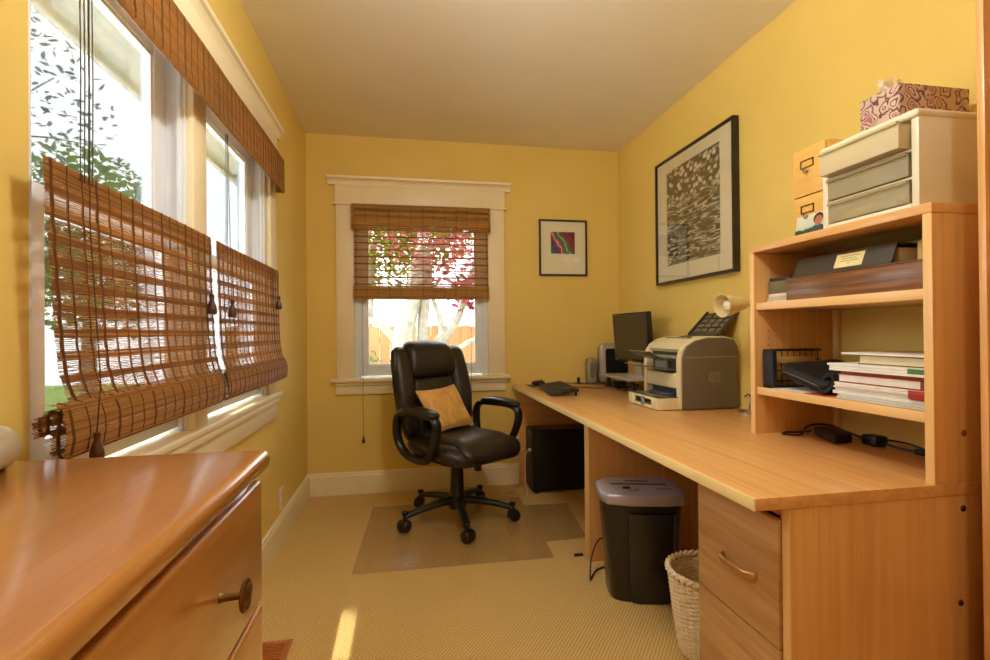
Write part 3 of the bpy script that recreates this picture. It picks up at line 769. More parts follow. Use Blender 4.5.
BC = plain('black cable', (24, 22, 22), .5)
tag(MB().tube(smooth_path([(.90, 2.14, .16), (.85, 2.13, .145), (.80, 2.08, .10), (.782, 2.05, .05), (.785, 2.06, .012), (.81, 2.10, .005), (.85, 2.15, .005), (.92, 2.18, .005)], 8), .0034, 7).build('electric_cable', BC, None, (.8, 2.05, 0)), 'black power cord looping to the floor left of the shredder', 'cord')
tag(MB().box(.80, .845, 2.305, 2.318, 0, .012, .003).build('cable_clip', BLACKP, None, (.82, 2.31, 0)), 'small black strip lying on the carpet at the foot of the desk divider', 'clip')

# wicker basket
wb = thing('wicker_basket', 'whitewashed wicker waste basket on the floor between shredder and filing cabinet', 'basket', (1.005, 1.53, 0))
WK = plain('whitewashed wicker', (240, 226, 196), .6, 0, .4, .12, 60, .1)
def brad(z): return .092+.040*(z/.285)**.8
NS = 34
mw = MB(); nr = 36
for r in range(nr):
    z = .012+.250*r/(nr-1); R = brad(z); pts = []
    for k in range(NS*2):
        a = 2*pi*k/(NS*2)
        if k % 2: off = 0
        else: off = .0026*(1 if ((k//2)+r) % 2 else -1)
        pts.append((1.005+(R+off)*cos(a), 1.53+(R+off)*sin(a), z))
    mw.tube(pts, .0030, 6, closed=True)
mw.build('woven_wall', WK, wb)
ms = MB()
for k in range(NS):
    a = 2*pi*k/NS; ms.tube([(1.005+brad(z)*cos(a), 1.53+brad(z)*sin(a), z) for z in (.004, .09, .18, .275)], .0026, 6)
ms.build('stakes', WK, wb)
mr = MB()
for q in range(2):
    pts = [(1.005+(brad(.282)+.006*cos(k*1.3+q*pi))*cos(2*pi*k/90), 1.53+(brad(.282)+.006*cos(k*1.3+q*pi))*sin(2*pi*k/90), .280+.006*sin(k*1.3+q*pi)) for k in range(90)]
    mr.tube(pts, .0062, 7, closed=True)
mr.build('braided_rim', WK, wb)
MB().lathe([(0, .003), (.09, .003), (.092, .012), (0, .012)], (1.005, 1.53, 0), 'Z', 30).build('bottom', WK, wb)

# ------------------------------------------------------------------ things on the desk
kb = thing('keyboard', 'black computer keyboard on the far end of the desk', 'keyboard', (.935, 2.985, ZD), radians(-96))
KM = ROOTM[kb]
m = MB(); m.X = KM @ Matrix.Translation((0, 0, .007)) @ Matrix.Rotation(radians(8), 4, 'X'); m.box(-.225, .225, -.085, .085, .008, .024, .005); m.build('case', BLACKP, kb)
m = MB(); m.X = KM @ Matrix.Translation((0, 0, .007)) @ Matrix.Rotation(radians(8), 4, 'X')
for r in range(6):
    c0 = -.215
    for c in range(21):
        if c in (15,) or (r == 1 and c > 16): continue
        x = c0+c*.0205; y = -.07+r*.0235
        m.box(x, x+.0175, y, y+.0185, .024, .032, .002, 1)
m.build('keys', plain('charcoal keys', (58, 54, 50), .5), kb)
for x in (-.19, .19):
    m = MB(); m.X = KM; m.box(x-.014, x+.014, .066, .074, 0, .024, .001); m.build('flip_foot', BLACKP, kb)
tag(MB().box(.845, 1.0, 3.27, 3.44, ZD, ZD+.003, .001).build('mouse_pad', plain('grey mouse pad', (86, 82, 80), .8), None, (.92, 3.35, ZD)), 'thin grey mouse pad on the desk corner under the mouse', 'mouse pad')
ms = thing('computer_mouse', 'black computer mouse on a pad beside the keyboard', 'mouse', (.905, 3.33, ZD+.003), radians(30))
m = MB(); m.X = ROOTM[ms]; m.rbox((0, 0, .019), (.064, .115, .038), (.03, .05, .022), 10, lambda p: (p.x, p.y, p.z*(1-.25*(p.y/.058)) if p.z > 0 else p.z)); b = m.build('shell', SATIN, ms)
m = MB(); m.X = ROOTM[ms]; m.lathe([(.0, -.004), (.009, -.003), (.009, .003), (0, .004)], (0, -.03, .036), 'X', 14); m.build('scroll_wheel', BLACKP, ms)

# monitor on a riser
rs = thing('monitor_riser', 'silver low monitor riser on the far desk with cables beneath', 'riser', (1.40, 2.98, ZD))
SILV = plain('silver plastic', (186, 180, 162), .35, .3, .5, .04, 50)
m = MB(); m.box(1.31, 1.56, 2.77, 3.24, .788, .802, .006, 3); m.build('platform', SILV, rs)
for y in (2.82, 3.19):
    for x in (1.36, 1.53): MB().lathe([(.016, ZD), (.014, ZD+.02), (.014, .788)], (x, y, 0), 'Z', 12).build('leg', BLACKP, rs)
mo = thing('computer_monitor', 'black flat screen monitor standing on the riser by the far corner', 'monitor', (1.43, 2.95, .802), radians(-86))
MM = ROOTM[mo]   # local: screen faces -Y, width along X
mt_ = MM @ Matrix.Translation((0, -.02, .255)) @ Matrix.Rotation(radians(4), 4, 'X')
def momb(): m = MB(); m.X = mt_; return m
m = momb(); m.box(-.208, .208, -.012, .03, -.160, .150, .006, 3)
bz = m.build('bezel', plain('monitor black', (30, 26, 22), .3, 0, .5, .05, 30), mo)
m = momb(); m.box(-.193, .193, -.0135, -.0115, -.138, .135); m.build('screen', plain('dark screen', (62, 56, 44), .18, 0, .5, .02, 6), mo)
m = momb(); m.box(-.16, .16, .03, .06, -.10, .11, .012); m.build('back_housing', BLACKP, mo)
m = momb(); m.rbox((.0, -.014, -.150), (.022, .004, .008), .0015, 4); m.build('maker_badge', METAL, mo)
m = momb(); m.rbox((-.193, -.014, -.150), (.012, .004, .008), .0015, 4); m.build('power_button', METAL, mo)
m = MB(); m.X = MM; m.rbox((0, .035, .10), (.06, .03, .20), (.01, .01, .01), 5); m.build('stand_neck', SILV, mo)
m = MB(); m.X = MM; m.loft([ell(0, .03, .10, .075, 28, .8, 0), ell(0, .03, .10, .075, 28, .8, .006), ell(0, .03, .06, .045, 28, .8, .018)]); m.build('stand_base', SILV, mo)

# speakers in the corner
sp = thing('speaker', 'silver framed speaker with a black grille in the desk corner behind the monitor', 'speaker', (1.487, 3.405, ZD), radians(-6))
SPM = ROOTM[sp]
m = MB(); m.X = SPM @ Matrix.Translation((0, 0, .147)) @ Matrix.Rotation(radians(-3), 4, 'X')
m.rbox((0, .012, 0), (.215, .085, .285), (.035, .03, .05), 10); m.build('cabinet', plain('speaker silver', (168, 160, 140), .4, .3), sp)
m = MB(); m.X = SPM @ Matrix.Translation((0, 0, .147)) @ Matrix.Rotation(radians(-3), 4, 'X'); m.rbox((.015, -.030, -.005), (.155, .012, .215), (.012, .004, .015), 8); m.build('grille', plain('black grille cloth', (18, 17, 16), .85, 0, .2, .3, 400, .3), sp)
for x, z in ((-.083, .27), (-.075, .02)):
    m = MB(); m.X = SPM; m.lathe([(0, -.004), (.005, -.003), (.006, .004)], (x, -.034, z), 'Y', 10); m.build('screw_cap', METAL, sp)
s2 = thing('speaker', 'small plain grey speaker half hidden at the left of the silver framed one', 'speaker', (1.33, 3.435, ZD))
m = MB(); m.rbox((1.33, 3.435, ZD+.09), (.075, .095, .195), (.03, .03, .04), 8); m.build('cabinet', plain('grey speaker plastic', (150, 140, 112), .5), s2)
m = MB(); m.rbox((1.33, 3.388, ZD+.10), (.055, .01, .11), (.02, .004, .02), 6); m.build('grille', plain('grey grille', (122, 114, 94), .8), s2)
g = thing('cable_grommet', 'small black cable clip standing on the desk behind the keyboard', 'cable clip', (1.235, 3.44, ZD))
MB().lathe([(.034, ZD), (.034, ZD+.004), (.012, ZD+.006), (0, ZD+.006)], (1.235, 3.44, 0), 'Z', 20).build('base', BLACKP, g)
MB().box(1.226, 1.244, 3.43, 3.45, ZD+.005, ZD+.045, .003).build('post', SATIN, g)
tag(MB().tube(smooth_path([(1.02, 3.30, ZD+.004), (1.10, 3.20, ZD+.004), (1.20, 3.12, ZD+.004), (1.28, 3.09, ZD+.004), (1.33, 3.12, ZD+.03), (1.36, 3.1, ZD+.05), (1.40, 3.05, ZD+.02), (1.45, 3.08, ZD+.01)], 8), .0025, 6).build('keyboard_cable', BC, None, (1.2, 3.15, ZD)), 'black cable running from keyboard to under the monitor riser', 'cable')
tag(MB().tube(smooth_path([(1.0, 3.44, ZD+.003), (1.10, 3.475, ZD+.003), (1.18, 3.46, ZD+.003), (1.28, 3.37, ZD+.003), (1.36, 3.33, ZD+.003), (1.44, 3.32, ZD+.003)], 8), .0025, 6).build('mouse_cable', BC, None, (1.2, 3.42, ZD)), 'black cable running along the back wall behind the keyboard', 'cable')
tag(MB().tube(smooth_path([(1.32, 2.86, ZD+.005), (1.36, 2.88, ZD+.03), (1.42, 2.95, ZD+.045), (1.38, 3.02, ZD+.02), (1.33, 2.98, ZD+.006), (1.40, 2.9, ZD+.005), (1.48, 3.0, ZD+.03), (1.50, 3.1, ZD+.01)], 8), .004, 6).build('tangled_cable', BC, None, (1.4, 2.95, ZD)), 'tangled dark cables heaped under the silver monitor riser', 'cable')
tag(MB().rbox((1.40, 3.12, ZD+.0195), (.09, .07, .039), (.01, .01, .01), 5).build('power_adapter', BLACKP, None, (1.4, 3.12, ZD)), 'black power adapter under the silver monitor riser', 'power adapter')

# printer (front faces the room)
pr_ = thing('printer', 'cream and grey all-in-one laser printer on the middle of the desk', 'printer', (1.41, 2.32, ZD))
CREAM = plain('cream printer plastic', (222, 208, 164), .42, 0, .4, .02, 20)
PGREY = plain('printer grey side', (104, 94, 76), .5, 0, .4, .03, 40)
y0, y1 = 2.132, 2.512
side = [(1.268, ZD+.004), (1.268, .955), (1.277, .990), (1.30, 1.022), (1.345, 1.048), (1.41, 1.060), (1.50, 1.062), (1.545, 1.052), (1.565, 1.02), (1.570, .74), (1.562, ZD+.004)]
mid = [(1.30, ZD+.004), (1.30, .815), (1.30, .898)]
body = MB()
for a, b in ((y0+.012, y0+.045), (y1-.045, y1-.012)):
    body.prism(side, a, b, 'XZ', .004)
body.box(1.33, 1.565, y0+.045, y1-.045, ZD+.004, 1.03, .003)                       # inner block
body.box(1.268, 1.33, y0+.045, y1-.045, .812, .885, .006, 3)                       # belly between the two slots
top = [(1.285, 1.000), (1.30, 1.024), (1.345, 1.049), (1.41, 1.061), (1.50, 1.063), (1.50, 1.02), (1.30, .985)]
body.prism(top, y0+.045, y1-.045, 'XZ', .003)
body.box(1.275, 1.33, y0+.045, y1-.045, ZD+.004, .735, .003)
bo = body.build('body', CREAM, pr_)
for a, b in ((y0, y0+.012), (y1-.012, y1)):
    m = MB(); m.prism([(x+(.008 if x < 1.3 else 0), z-(.006 if z > 1 else 0)) for x, z in side], a, b, 'XZ', .005, 3); pp = m.build('side_panel', PGREY, pr_)
    if a < 2.2:
        m = MB(); m.box(1.285, 1.568, a-.0008, a+.004, .962, .9655); m.build('seam', plain('pale seam', (150, 138, 110), .5), pp)
        m = MB(); m.prism(ell(1.44, .868, .030, .026, 24, .45), a-.0010, a+.003, 'XZ'); lg = m.build('emblem', plain('emblem grey', (124, 113, 92), .45), pp)
        cu = bpy.data.curves.new('hp', 'FONT'); cu.body = 'hp'; cu.size = .046; cu.extrude = .0006; cu.shear = .25; cu.align_x = 'CENTER'
        to_ = bpy.data.objects.new('hp', cu); COL.objects.link(to_); bpy.context.view_layer.update()
        me = bpy.data.meshes.new_from_object(to_.evaluated_get(bpy.context.evaluated_depsgraph_get())); bpy.data.objects.remove(to_); 
        mm = MB(); mm.bm.from_mesh(me)
        for v_ in mm.bm.verts: v_.co = Vector((1.44+v_.co.x, a-.0012-v_.co.z, .858+v_.co.y))
        mm.build('emblem_letters', PGREY, lg)
DARKIN = plain('printer dark cavity', (54, 52, 46), .5)
m = MB(); m.box(1.305, 1.331, y0+.046, y1-.046, .886, .985); m.build('output_slot', DARKIN, pr_)
m = MB(); m.box(1.300, 1.331, y0+.046, y1-.046, .735, .811); m.build('feed_slot', DARKIN, pr_)
m = MB(); m.box(1.262, 1.306, 2.19, 2.43, .955, .968, .003); m.box(1.29, 1.31, 2.30, 2.42, .90, .955, .004); m.build('paper_guide', plain('grey guide', (150, 146, 128), .4), pr_)
# control buttons on the curved top
for k in range(5): MB().rbox((1.36, 2.21+k*.048, 1.055), (.02, .026, .008), .003, 4).build('button', plain('grey button', (140, 132, 112), .4), pr_)
m = MB(); m.prism([(1.395, 1.058), (1.43, 1.0635), (1.43, 1.066), (1.395, 1.061)], 2.26, 2.36, 'XZ'); m.build('display', DARKIN, pr_)
# paper coming out and the output trays
def sheet(mb, y0, y1, pts, th=.0012):
    mb.prism([(x, z) for x, z in pts]+[(x, z-th) for x, z in reversed(pts)], y0, y1, 'XZ')
GT = clear_plastic('smoky tray plastic', (190, 184, 160), (150, 142, 116), .7, .25, .1)
m = MB(); sheet(m, 2.205, 2.44, [(1.32, .950), (1.26, .948), (1.20, .966), (1.15, .992)], .003); m.build('document_tray', GT, pr_)
m = MB(); sheet(m, 2.20, 2.45, [(1.32, .905), (1.25, .902), (1.18, .912), (1.13, .926)], .003); m.build('output_tray', GT, pr_)
# front paper drawer
m = MB(); m.box(1.165, 1.30, 2.150, 2.158, ZD+.003, .772, .002); m.box(1.165, 1.30, 2.452, 2.460, ZD+.003, .772, .002); m.box(1.165, 1.30, 2.158, 2.452, ZD+.003, ZD+.01); 
m.box(1.160, 1.168, 2.150, 2.22, ZD+.003, .772, .002); m.box(1.160, 1.168, 2.39, 2.460, ZD+.003, .772, .002); m.box(1.160, 1.168, 2.22, 2.39, ZD+.003, ZD+.018, .002); m.box(1.160, 1.168, 2.22, 2.39, .760, .772, .002)
pt = m.build('paper_drawer', CREAM, pr_)
m = MB(); m.box(1.158, 1.163, 2.285, 2.32, ZD+.01, .768, .001); m.build('latch', plain('blue grey latch', (120, 128, 136), .4), pt)
m = MB(); m.box(1.172, 1.30, 2.16, 2.45, .7705, .7765, .001); m.build('drawer_cover', plain('dark smoky cover', (78, 74, 62), .2, 0, .6), pt)
m = MB(); m.box(1.25, 1.29, 2.22, 2.40, .7765, .786, .002); m.build('paper_guide', plain('blue guide', (70, 84, 120), .4), pt)
# document feeder slope at the back of the top
fd = MB(); fd.X = Matrix.Translation((1.475, 2.275, 1.064)) @ Matrix.Rotation(radians(-46), 4, 'Y')
FDM = plain('feeder dark plastic', (66, 62, 50), .45)
fd.box(0, .02, -.125, .125, -.002, .004); fd.box(.0, .165, -.128, -.120, -.002, .012); fd.box(.0, .165, .120, .128, -.002, .012)
for k in range(5): fd.box(.02+k*.033, .026+k*.033, -.12, .12, -.001, .004)
for k in range(5): fd.box(.0, .165, -.122+k*.061-.003, -.122+k*.061+.003, -.001, .004)
fo = fd.build('document_feeder', FDM, pr_)
fd = MB(); fd.X = Matrix.Translation((1.475, 2.275, 1.064)) @ Matrix.Rotation(radians(-46), 4, 'Y'); fd.box(.0, .16, -.12, .12, -.0035, -.0012); fd.build('feeder_sheet', GT, fo)

# desk lamp behind the printer
lp = thing('desk_lamp', 'cream cone-shaded desk lamp bending over the printer from beside the hutch', 'lamp', (1.525, 2.03, ZD))
MB().lathe([(.045, ZD), (.045, ZD+.006), (.03, ZD+.012), (.008, ZD+.014), (0, ZD+.014)], (1.535, 2.02, 0), 'Z', 28).build('base', METAL, lp)
MB().tube(smooth_path([(1.535, 2.02, ZD+.01), (1.555, 1.97, .95), (1.56, 1.93, 1.10), (1.54, 1.93, 1.19), (1.49, 1.93, 1.207)], 8), .0055, 10).build('stem', METAL, lp)
LC = plain('cream lamp shade', (228, 210, 160), .35)
LA = (1.475, 1.93, 1.207)
ax = (Vector((1.331, 1.915, 1.194))-Vector(LA)).normalized()
Rm = Vector((0, 0, 1)).rotation_difference(ax).to_matrix().to_4x4()
shp = [(.012, 0), (.016, .008), (.024, .03), (.037, .08), (.049, .138), (.0505, .145), (.048, .145), (.035, .078), (.020, .03), (0, .02)]
MB().lathe(shp, LA, 'Z', 30, Rm).build('lamp_shade', LC, lp)
MB().lathe([(.012, .03), (.013, .06), (.022, .085), (.026, .105), (.02, .12), (0, .126)], LA, 'Z', 20, Rm).build('bulb', plain('white lamp bulb', (240, 236, 222), .25), lp)
MB().lathe([(0, -.03), (.008, -.028), (.011, -.01), (.011, .004)], LA, 'Z', 14, Rm).build('socket', BLACKP, lp)
tag(MB().tube(smooth_path([(1.575, 2.10, ZD+.06), (1.572, 2.07, ZD+.075), (1.574, 2.03, ZD+.05), (1.565, 1.98, ZD+.01), (1.55, 1.93, ZD+.004)], 8), .003, 6).build('printer_cable', BC, None, (1.57, 2.03, ZD)), 'short black cable behind the printer at the wall', 'cable')

# adapter and cables below the hutch
tag(MB().rbox((1.43, 1.465, ZD+.0165), (.07, .14, .032), (.008, .008, .008), 6, lambda p: (p.x+.35*p.y, p.y, p.z)).build('power_adapter', BLACKP, None, (1.43, 1.475, ZD)), 'black power brick on the desk below the lower hutch shelf', 'power adapter')
tag(MB().rbox((1.485, 1.36, ZD+.017), (.05, .055, .034), (.008, .008, .008), 5).build('plug_block', SATIN, None, (1.485, 1.36, ZD)), 'black plug block beside the power brick below the hutch shelf', 'plug')
tag(MB().tube(smooth_path([(1.42, 1.543, ZD+.015), (1.40, 1.57, ZD+.006), (1.355, 1.585, ZD+.004), (1.325, 1.56, ZD+.004), (1.37, 1.535, ZD+.004), (1.42, 1.555, ZD+.03), (1.50, 1.55, ZD+.03), (1.535, 1.47, ZD+.006), (1.52, 1.40, ZD+.004), (1.50, 1.37, ZD+.01)], 8), .0034, 7).build('looped_cable', BC, None, (1.42, 1.5, ZD)), 'looped black cable on the desk below the lower hutch shelf', 'cable')
t_ = MB(); t_.tube(smooth_path([(1.49, 1.34, ZD+.014), (1.49, 1.29, ZD+.008), (1.50, 1.23, ZD+.006), (1.51, 1.14, ZD+.006), (1.55, 1.03, ZD+.006)], 8), .0034, 7); t_.rbox((1.498, 1.225, ZD+.008), (.016, .035, .016), .006, 5)
t_.build('adapter_cable', BC, None, (1.5, 1.2, ZD)); bpy.data.objects['adapter_cable'] and tag(bpy.data.objects['adapter_cable'], 'black cable running from the plug block to the near hutch side', 'cable')
tag(MB().tube(smooth_path([(1.50, 1.34, ZD+.022), (1.54, 1.30, ZD+.016), (1.545, 1.24, ZD+.006), (1.535, 1.19, ZD+.0042)], 8), .003, 7).build('short_cable', BC, None, (1.53, 1.26, ZD)), 'short black cable lying behind the plug block', 'cable')

# ------------------------------------------------------------------ on the hutch shelves
S1, S2, S3 = 1.1876, .8846, 1.3926
wbx = thing('wooden_box', 'long dark oak box on the upper hutch shelf', 'box', (1.40, 1.26, S1))
MB().box(1.275, 1.545, 1.022, 1.485, S1, S1+.073, .002).build('body', DARKWOOD('Y'), wbx)
MB().box(1.273, 1.547, 1.020, 1.487, S1+.073, S1+.0765, .001).build('lid', DARKWOOD('Y'), wbx)
ZB = S1+.0765
bd_ = thing('binder', 'dark grey ring binder with a cream label lying on the oak box', 'binder', (1.38, 1.28, ZB))
BG = plain('charcoal binder board', (72, 66, 54), .5, 0, .4, .05, 60)
m = MB(); m.prism([(1.285, ZB+.002), (1.50, ZB+.002), (1.50, ZB+.006), (1.29, ZB+.006), (1.285, ZB+.006)], 1.125, 1.468, 'XZ'); m.build('bottom_cover', BG, bd_)
m = MB(); m.prism([(1.286, ZB+.001), (1.292, ZB+.001), (1.315, ZB+.058), (1.309, ZB+.060)], 1.125, 1.468, 'XZ', .001); spn = m.build('spine', BG, bd_)
m = MB(); m.prism([(1.309, ZB+.055), (1.505, ZB+.048), (1.505, ZB+.052), (1.310, ZB+.060)], 1.125, 1.468, 'XZ', .001); m.build('top_cover', BG, bd_)
def on_spine(t, off=.0006):   # t from bottom to top of the leaning spine
    return (1.286+(1.309-1.286)*t-off, ZB+.001+.059*t+off*.4)
a, b = on_spine(.16), on_spine(.86)
m = MB(); m.quad((a[0], 1.215, a[1]), (a[0], 1.31, a[1]), (b[0], 1.31, b[1]), (b[0], 1.215, b[1])); lb = m.build('label_card', plain('cream label', (238, 222, 160), .6), spn)
m = MB()
for k, (ya, yb) in enumerate(((1.23, 1.295), (1.24, 1.287), (1.23, 1.29), (1.257, 1.268))):
    a, b = on_spine(.70-.12*k, .0012), on_spine(.73-.12*k, .0012)
    m.quad((a[0], ya, a[1]), (a[0], yb, a[1]), (b[0], yb, b[1]), (b[0], ya, b[1]))
m.build('label_lines', plain('faint ink', (150, 134, 90), .7), lb)
m = MB(); m.box(1.32, 1.50, 1.13, 1.46, ZB+.008, ZB+.046, .001); m.build('paper_block', PAPER, bd_)
for k, (yy, c, lab) in enumerate(((1.030, (150, 96, 50), 'brown folder edge beside the binder, nearest the hutch side'), (1.058, (206, 176, 116), 'tan folder between the brown folder and the binder'))):
    m = MB(); m.box(1.30+.02*k, 1.54, yy, yy+.024, ZB, ZB+.058-.004*k, .002)
    tag(m.build('folder', plain('folder %d' % k, c, .6, 0, .3, .1, 30), None, (1.42, yy, ZB)), lab, 'folder', 'folders on the oak box')
zz = S1
for w, th, c, lab in ((.20, .006, (226, 218, 196), 'thin white booklet at the bottom of the small stack left of the oak box'), (.19, .012, (196, 186, 164), 'grey-white booklet second from the bottom left of the oak box'),
                 (.18, .012, (232, 214, 206), 'pinkish white booklet in the middle of the small stack left of the oak box'), (.17, .045, (112, 106, 74), 'thick olive book on the small stack left of the oak box'), (.165, .012, (54, 46, 36), 'black notebook on top of the small stack left of the oak box')):
    m = MB(); yb = 1.592-random.uniform(0, .006); m.box(1.285-(.2-w)*-.3, 1.285+w, 1.495, yb, zz, zz+th-.0006, .001); tag(m.build('book', plain('cover '+lab[:14], c, .6), None, (1.38, 1.55, zz)), lab, 'book', 'books left of the oak box'); zz += th
# lower shelf
crd = thing('wire_organizer', 'black wire mesh desk organizer at the far end of the lower hutch shelf', 'organizer', (1.40, 1.55, S2))
m = MB(); m.box(1.265, 1.275, 1.545, 1.588, S2, S2+.135, .002); m.box(1.265, 1.50, 1.545, 1.588, S2, S2+.006, .001); m.build('frame', SATIN, crd)
m = MB()
for k in range(9): m.tube([(1.29+k*.025, 1.585, S2+.005), (1.29+k*.025, 1.585, S2+.135)], .0016, 5)
for k in range(4): m.tube([(1.27, 1.585, S2+.02+k*.038), (1.50, 1.585, S2+.02+k*.038)], .0022, 5)
m.box(1.27, 1.50, 1.580, 1.588, S2+.128, S2+.136, .001); m.build('wire_grid', SATIN, crd)
m = MB(); m.rbox((1.275, 1.566, S2+.0675), (.022, .05, .135), (.006, .006, .01), 5); m.build('end_plate', plain('blue black plastic', (38, 42, 52), .35), crd)
m = MB(); m.box(1.31, 1.47, 1.575, 1.584, S2+.085, S2+.108, .001); m.build('insert', plain('tan card', (196, 160, 96), .6), crd)
bg = thing('black_pouch', 'black zippered pouch with a coiled strap lying on the lower hutch shelf', 'pouch', (1.37, 1.41, S2))
NYL = plain('black nylon', (34, 32, 34), .6, 0, .3, .15, 120, .15)
m = MB(); m.X = Matrix.Translation((1.385, 1.425, S2+.052)) @ Matrix.Rotation(radians(14), 4, 'X') @ Matrix.Rotation(radians(-6), 4, 'Y')
m.rbox((0, 0, 0), (.22, .20, .05), (.03, .03, .02), 10, lambda p: (p.x, p.y, p.z+.008*sin(p.x*30)*cos(p.y*22))); m.build('pouch_body', NYL, bg)
m = MB(); m.X = Matrix.Translation((1.385, 1.425, S2+.052)) @ Matrix.Rotation(radians(14), 4, 'X') @ Matrix.Rotation(radians(-6), 4, 'Y')
m.tube([(-.1125, -.075, .004), (-.1135, 0, .006), (-.1125, .075, .004)], .003, 6); m.build('zipper', plain('grey zipper', (92, 88, 84), .4), bg)
m = MB()
for k in range(4): m.tube(ell3 if False else [(1.285+.028*cos(2*pi*i/20)*.5+.006*k, 1.335+.012*k*.3+.022*sin(2*pi*i/20), S2+.034+.026*cos(2*pi*i/20)+.003*k) for i in range(20)], .0045, 7, closed=True)
m.build('coiled_strap', NYL, bg)
stack = [(.30, .012, (206, 204, 198), 1.02, 1.30, 'grey-white magazine at the very bottom of the paper stack'),
         (.29, .010, (228, 226, 220), 1.015, 1.32, 'white paper bundle second from the bottom of the stack'),
         (.27, .026, (240, 236, 230), 1.02, 1.31, 'loose white papers above the bottom magazines'),
         (.28, .026, (236, 232, 226), 1.018, 1.28, 'thick white book with a red spine end in the middle of the stack'),
         (.28, .008, (150, 58, 40), 1.02, 1.29, 'thin rust red folder in the paper stack'),
         (.27, .022, (236, 236, 232), 1.016, 1.31, 'white paper pile with a green end under the cream book'),
         (.20, .027, (234, 222, 186), 1.02, 1.225, 'thick cream-paged hardback near the top of the stack'),
         (.24, .006, (232, 230, 226), 1.018, 1.27, 'thin white folder topmost on the paper stack')]
zz = S2
for k, (dep, th, c, ya, yb, lab) in enumerate(stack):
    x0 = 1.268+random.uniform(0, .014)+(0.02 if k == 6 else 0)
    b_ = thing('book' if k in (3, 6) else 'paper_stack', lab, 'book' if k in (3, 6) else 'papers', (x0+dep/2, 1.16, zz), 0, 'books and papers stacked on the lower hutch shelf')
    if k in (3, 6):
        sc_ = (140, 44, 36) if k == 3 else (116, 82, 50)
        m = MB(); m.box(x0, x0+dep, ya+.004, yb, zz+.003, zz+th-.003); m.build('page_block', plain('pages %d' % k, c, .7), b_)
        m = MB(); m.box(x0-.003, x0+dep, ya, yb+.003, zz, zz+.003, .0006); m.box(x0-.003, x0+dep, ya, yb+.003, zz+th-.003, zz+th-.0002, .0006); m.box(x0-.003, x0+dep, ya, ya+.022, zz+.003, zz+th-.003); m.build('cover', plain('cover %d' % k, sc_, .5), b_)
    else:
        m = MB(); n_ = max(1, int(th/.006)); hh = th/n_
        for q in range(n_):
            m.box(x0+random.uniform(-.008, .008), x0+dep, ya+random.uniform(0, .004), yb+random.uniform(-.02, .012), zz+q*hh, zz+(q+1)*hh-.0007, .0005)
        m.build('sheets', plain('sheets %d' % k, c, .7), b_)
        if k == 5: m = MB(); m.box(x0-.004, x0+.02, ya, ya+.05, zz+.001, zz+th-.002, .001); m.build('green_end', plain('green cover', (70, 130, 54), .5), b_, label='green spine end')
        if k == 2: m = MB(); m.box(x0-.006, x0+.02, ya, ya+.05, zz+.002, zz+th-.002, .001); m.build('red_end', plain('red cover', (168, 48, 38), .5), b_, label='red corner')
    zz += th
tag(MB().box(1.262, 1.45, 1.40, 1.54, S2, S2+.0012).build('paper_sheet', PAPER, None, (1.35, 1.47, S2)), 'loose white sheet sticking out from under the black pouch', 'paper')
tag(MB().box(1.258, 1.36, 1.315, 1.392, S2, S2+.0014).build('paper_sheet', plain('red paper', (190, 56, 40), .7), None, (1.31, 1.35, S2)), 'small red paper under the pouch strap on the lower shelf', 'paper')

# ------------------------------------------------------------------ on top of the hutch
wd = thing('wooden_drawer_box', 'small maple desktop drawer box with two label holders on top of the hutch', 'drawer box', (1.42, 1.43, S3))
WX = 1.272
m = MB(); m.box(WX+.012, 1.53, 1.316, 1.328, S3, S3+.283, .001); m.box(WX+.012, 1.53, 1.435, 1.447, S3, S3+.283, .001); m.box(WX+.012, 1.53, 1.328, 1.435, S3+.271, S3+.283); m.box(WX+.012, 1.53, 1.328, 1.435, S3, S3+.01); m.box(1.52, 1.53, 1.328, 1.435, S3+.01, S3+.271)
m.build('carcass', MAPLE('Z'), wd)
for z0, z1 in ((S3+.129, S3+.280), (S3+.003, S3+.125)):
    d = MB().box(WX, WX+.0118, 1.318, 1.445, z0, z1, .001).build('drawer', MAPLE('Y'), wd)
    zc = z0+(z1-z0)*.66
    m = MB(); w_, h_ = .026, .013
    m.box(WX-.003, WX+.001, 1.386-w_, 1.386+w_, zc+h_-.003, zc+h_); m.box(WX-.003, WX+.001, 1.386-w_, 1.386+w_, zc-h_, zc-h_+.003); m.box(WX-.003, WX+.001, 1.386-w_, 1.386-w_+.003, zc-h_, zc+h_); m.box(WX-.003, WX+.001, 1.386+w_-.003, 1.386+w_, zc-h_, zc+h_)
    m.build('label_holder', BRASS, d)
    MB().lathe([(0, -.014), (.006, -.013), (.008, -.009), (.005, -.004), (.004, .001)], (WX, 1.386, zc-h_-.011), 'X', 14).build('knob', METAL, d)
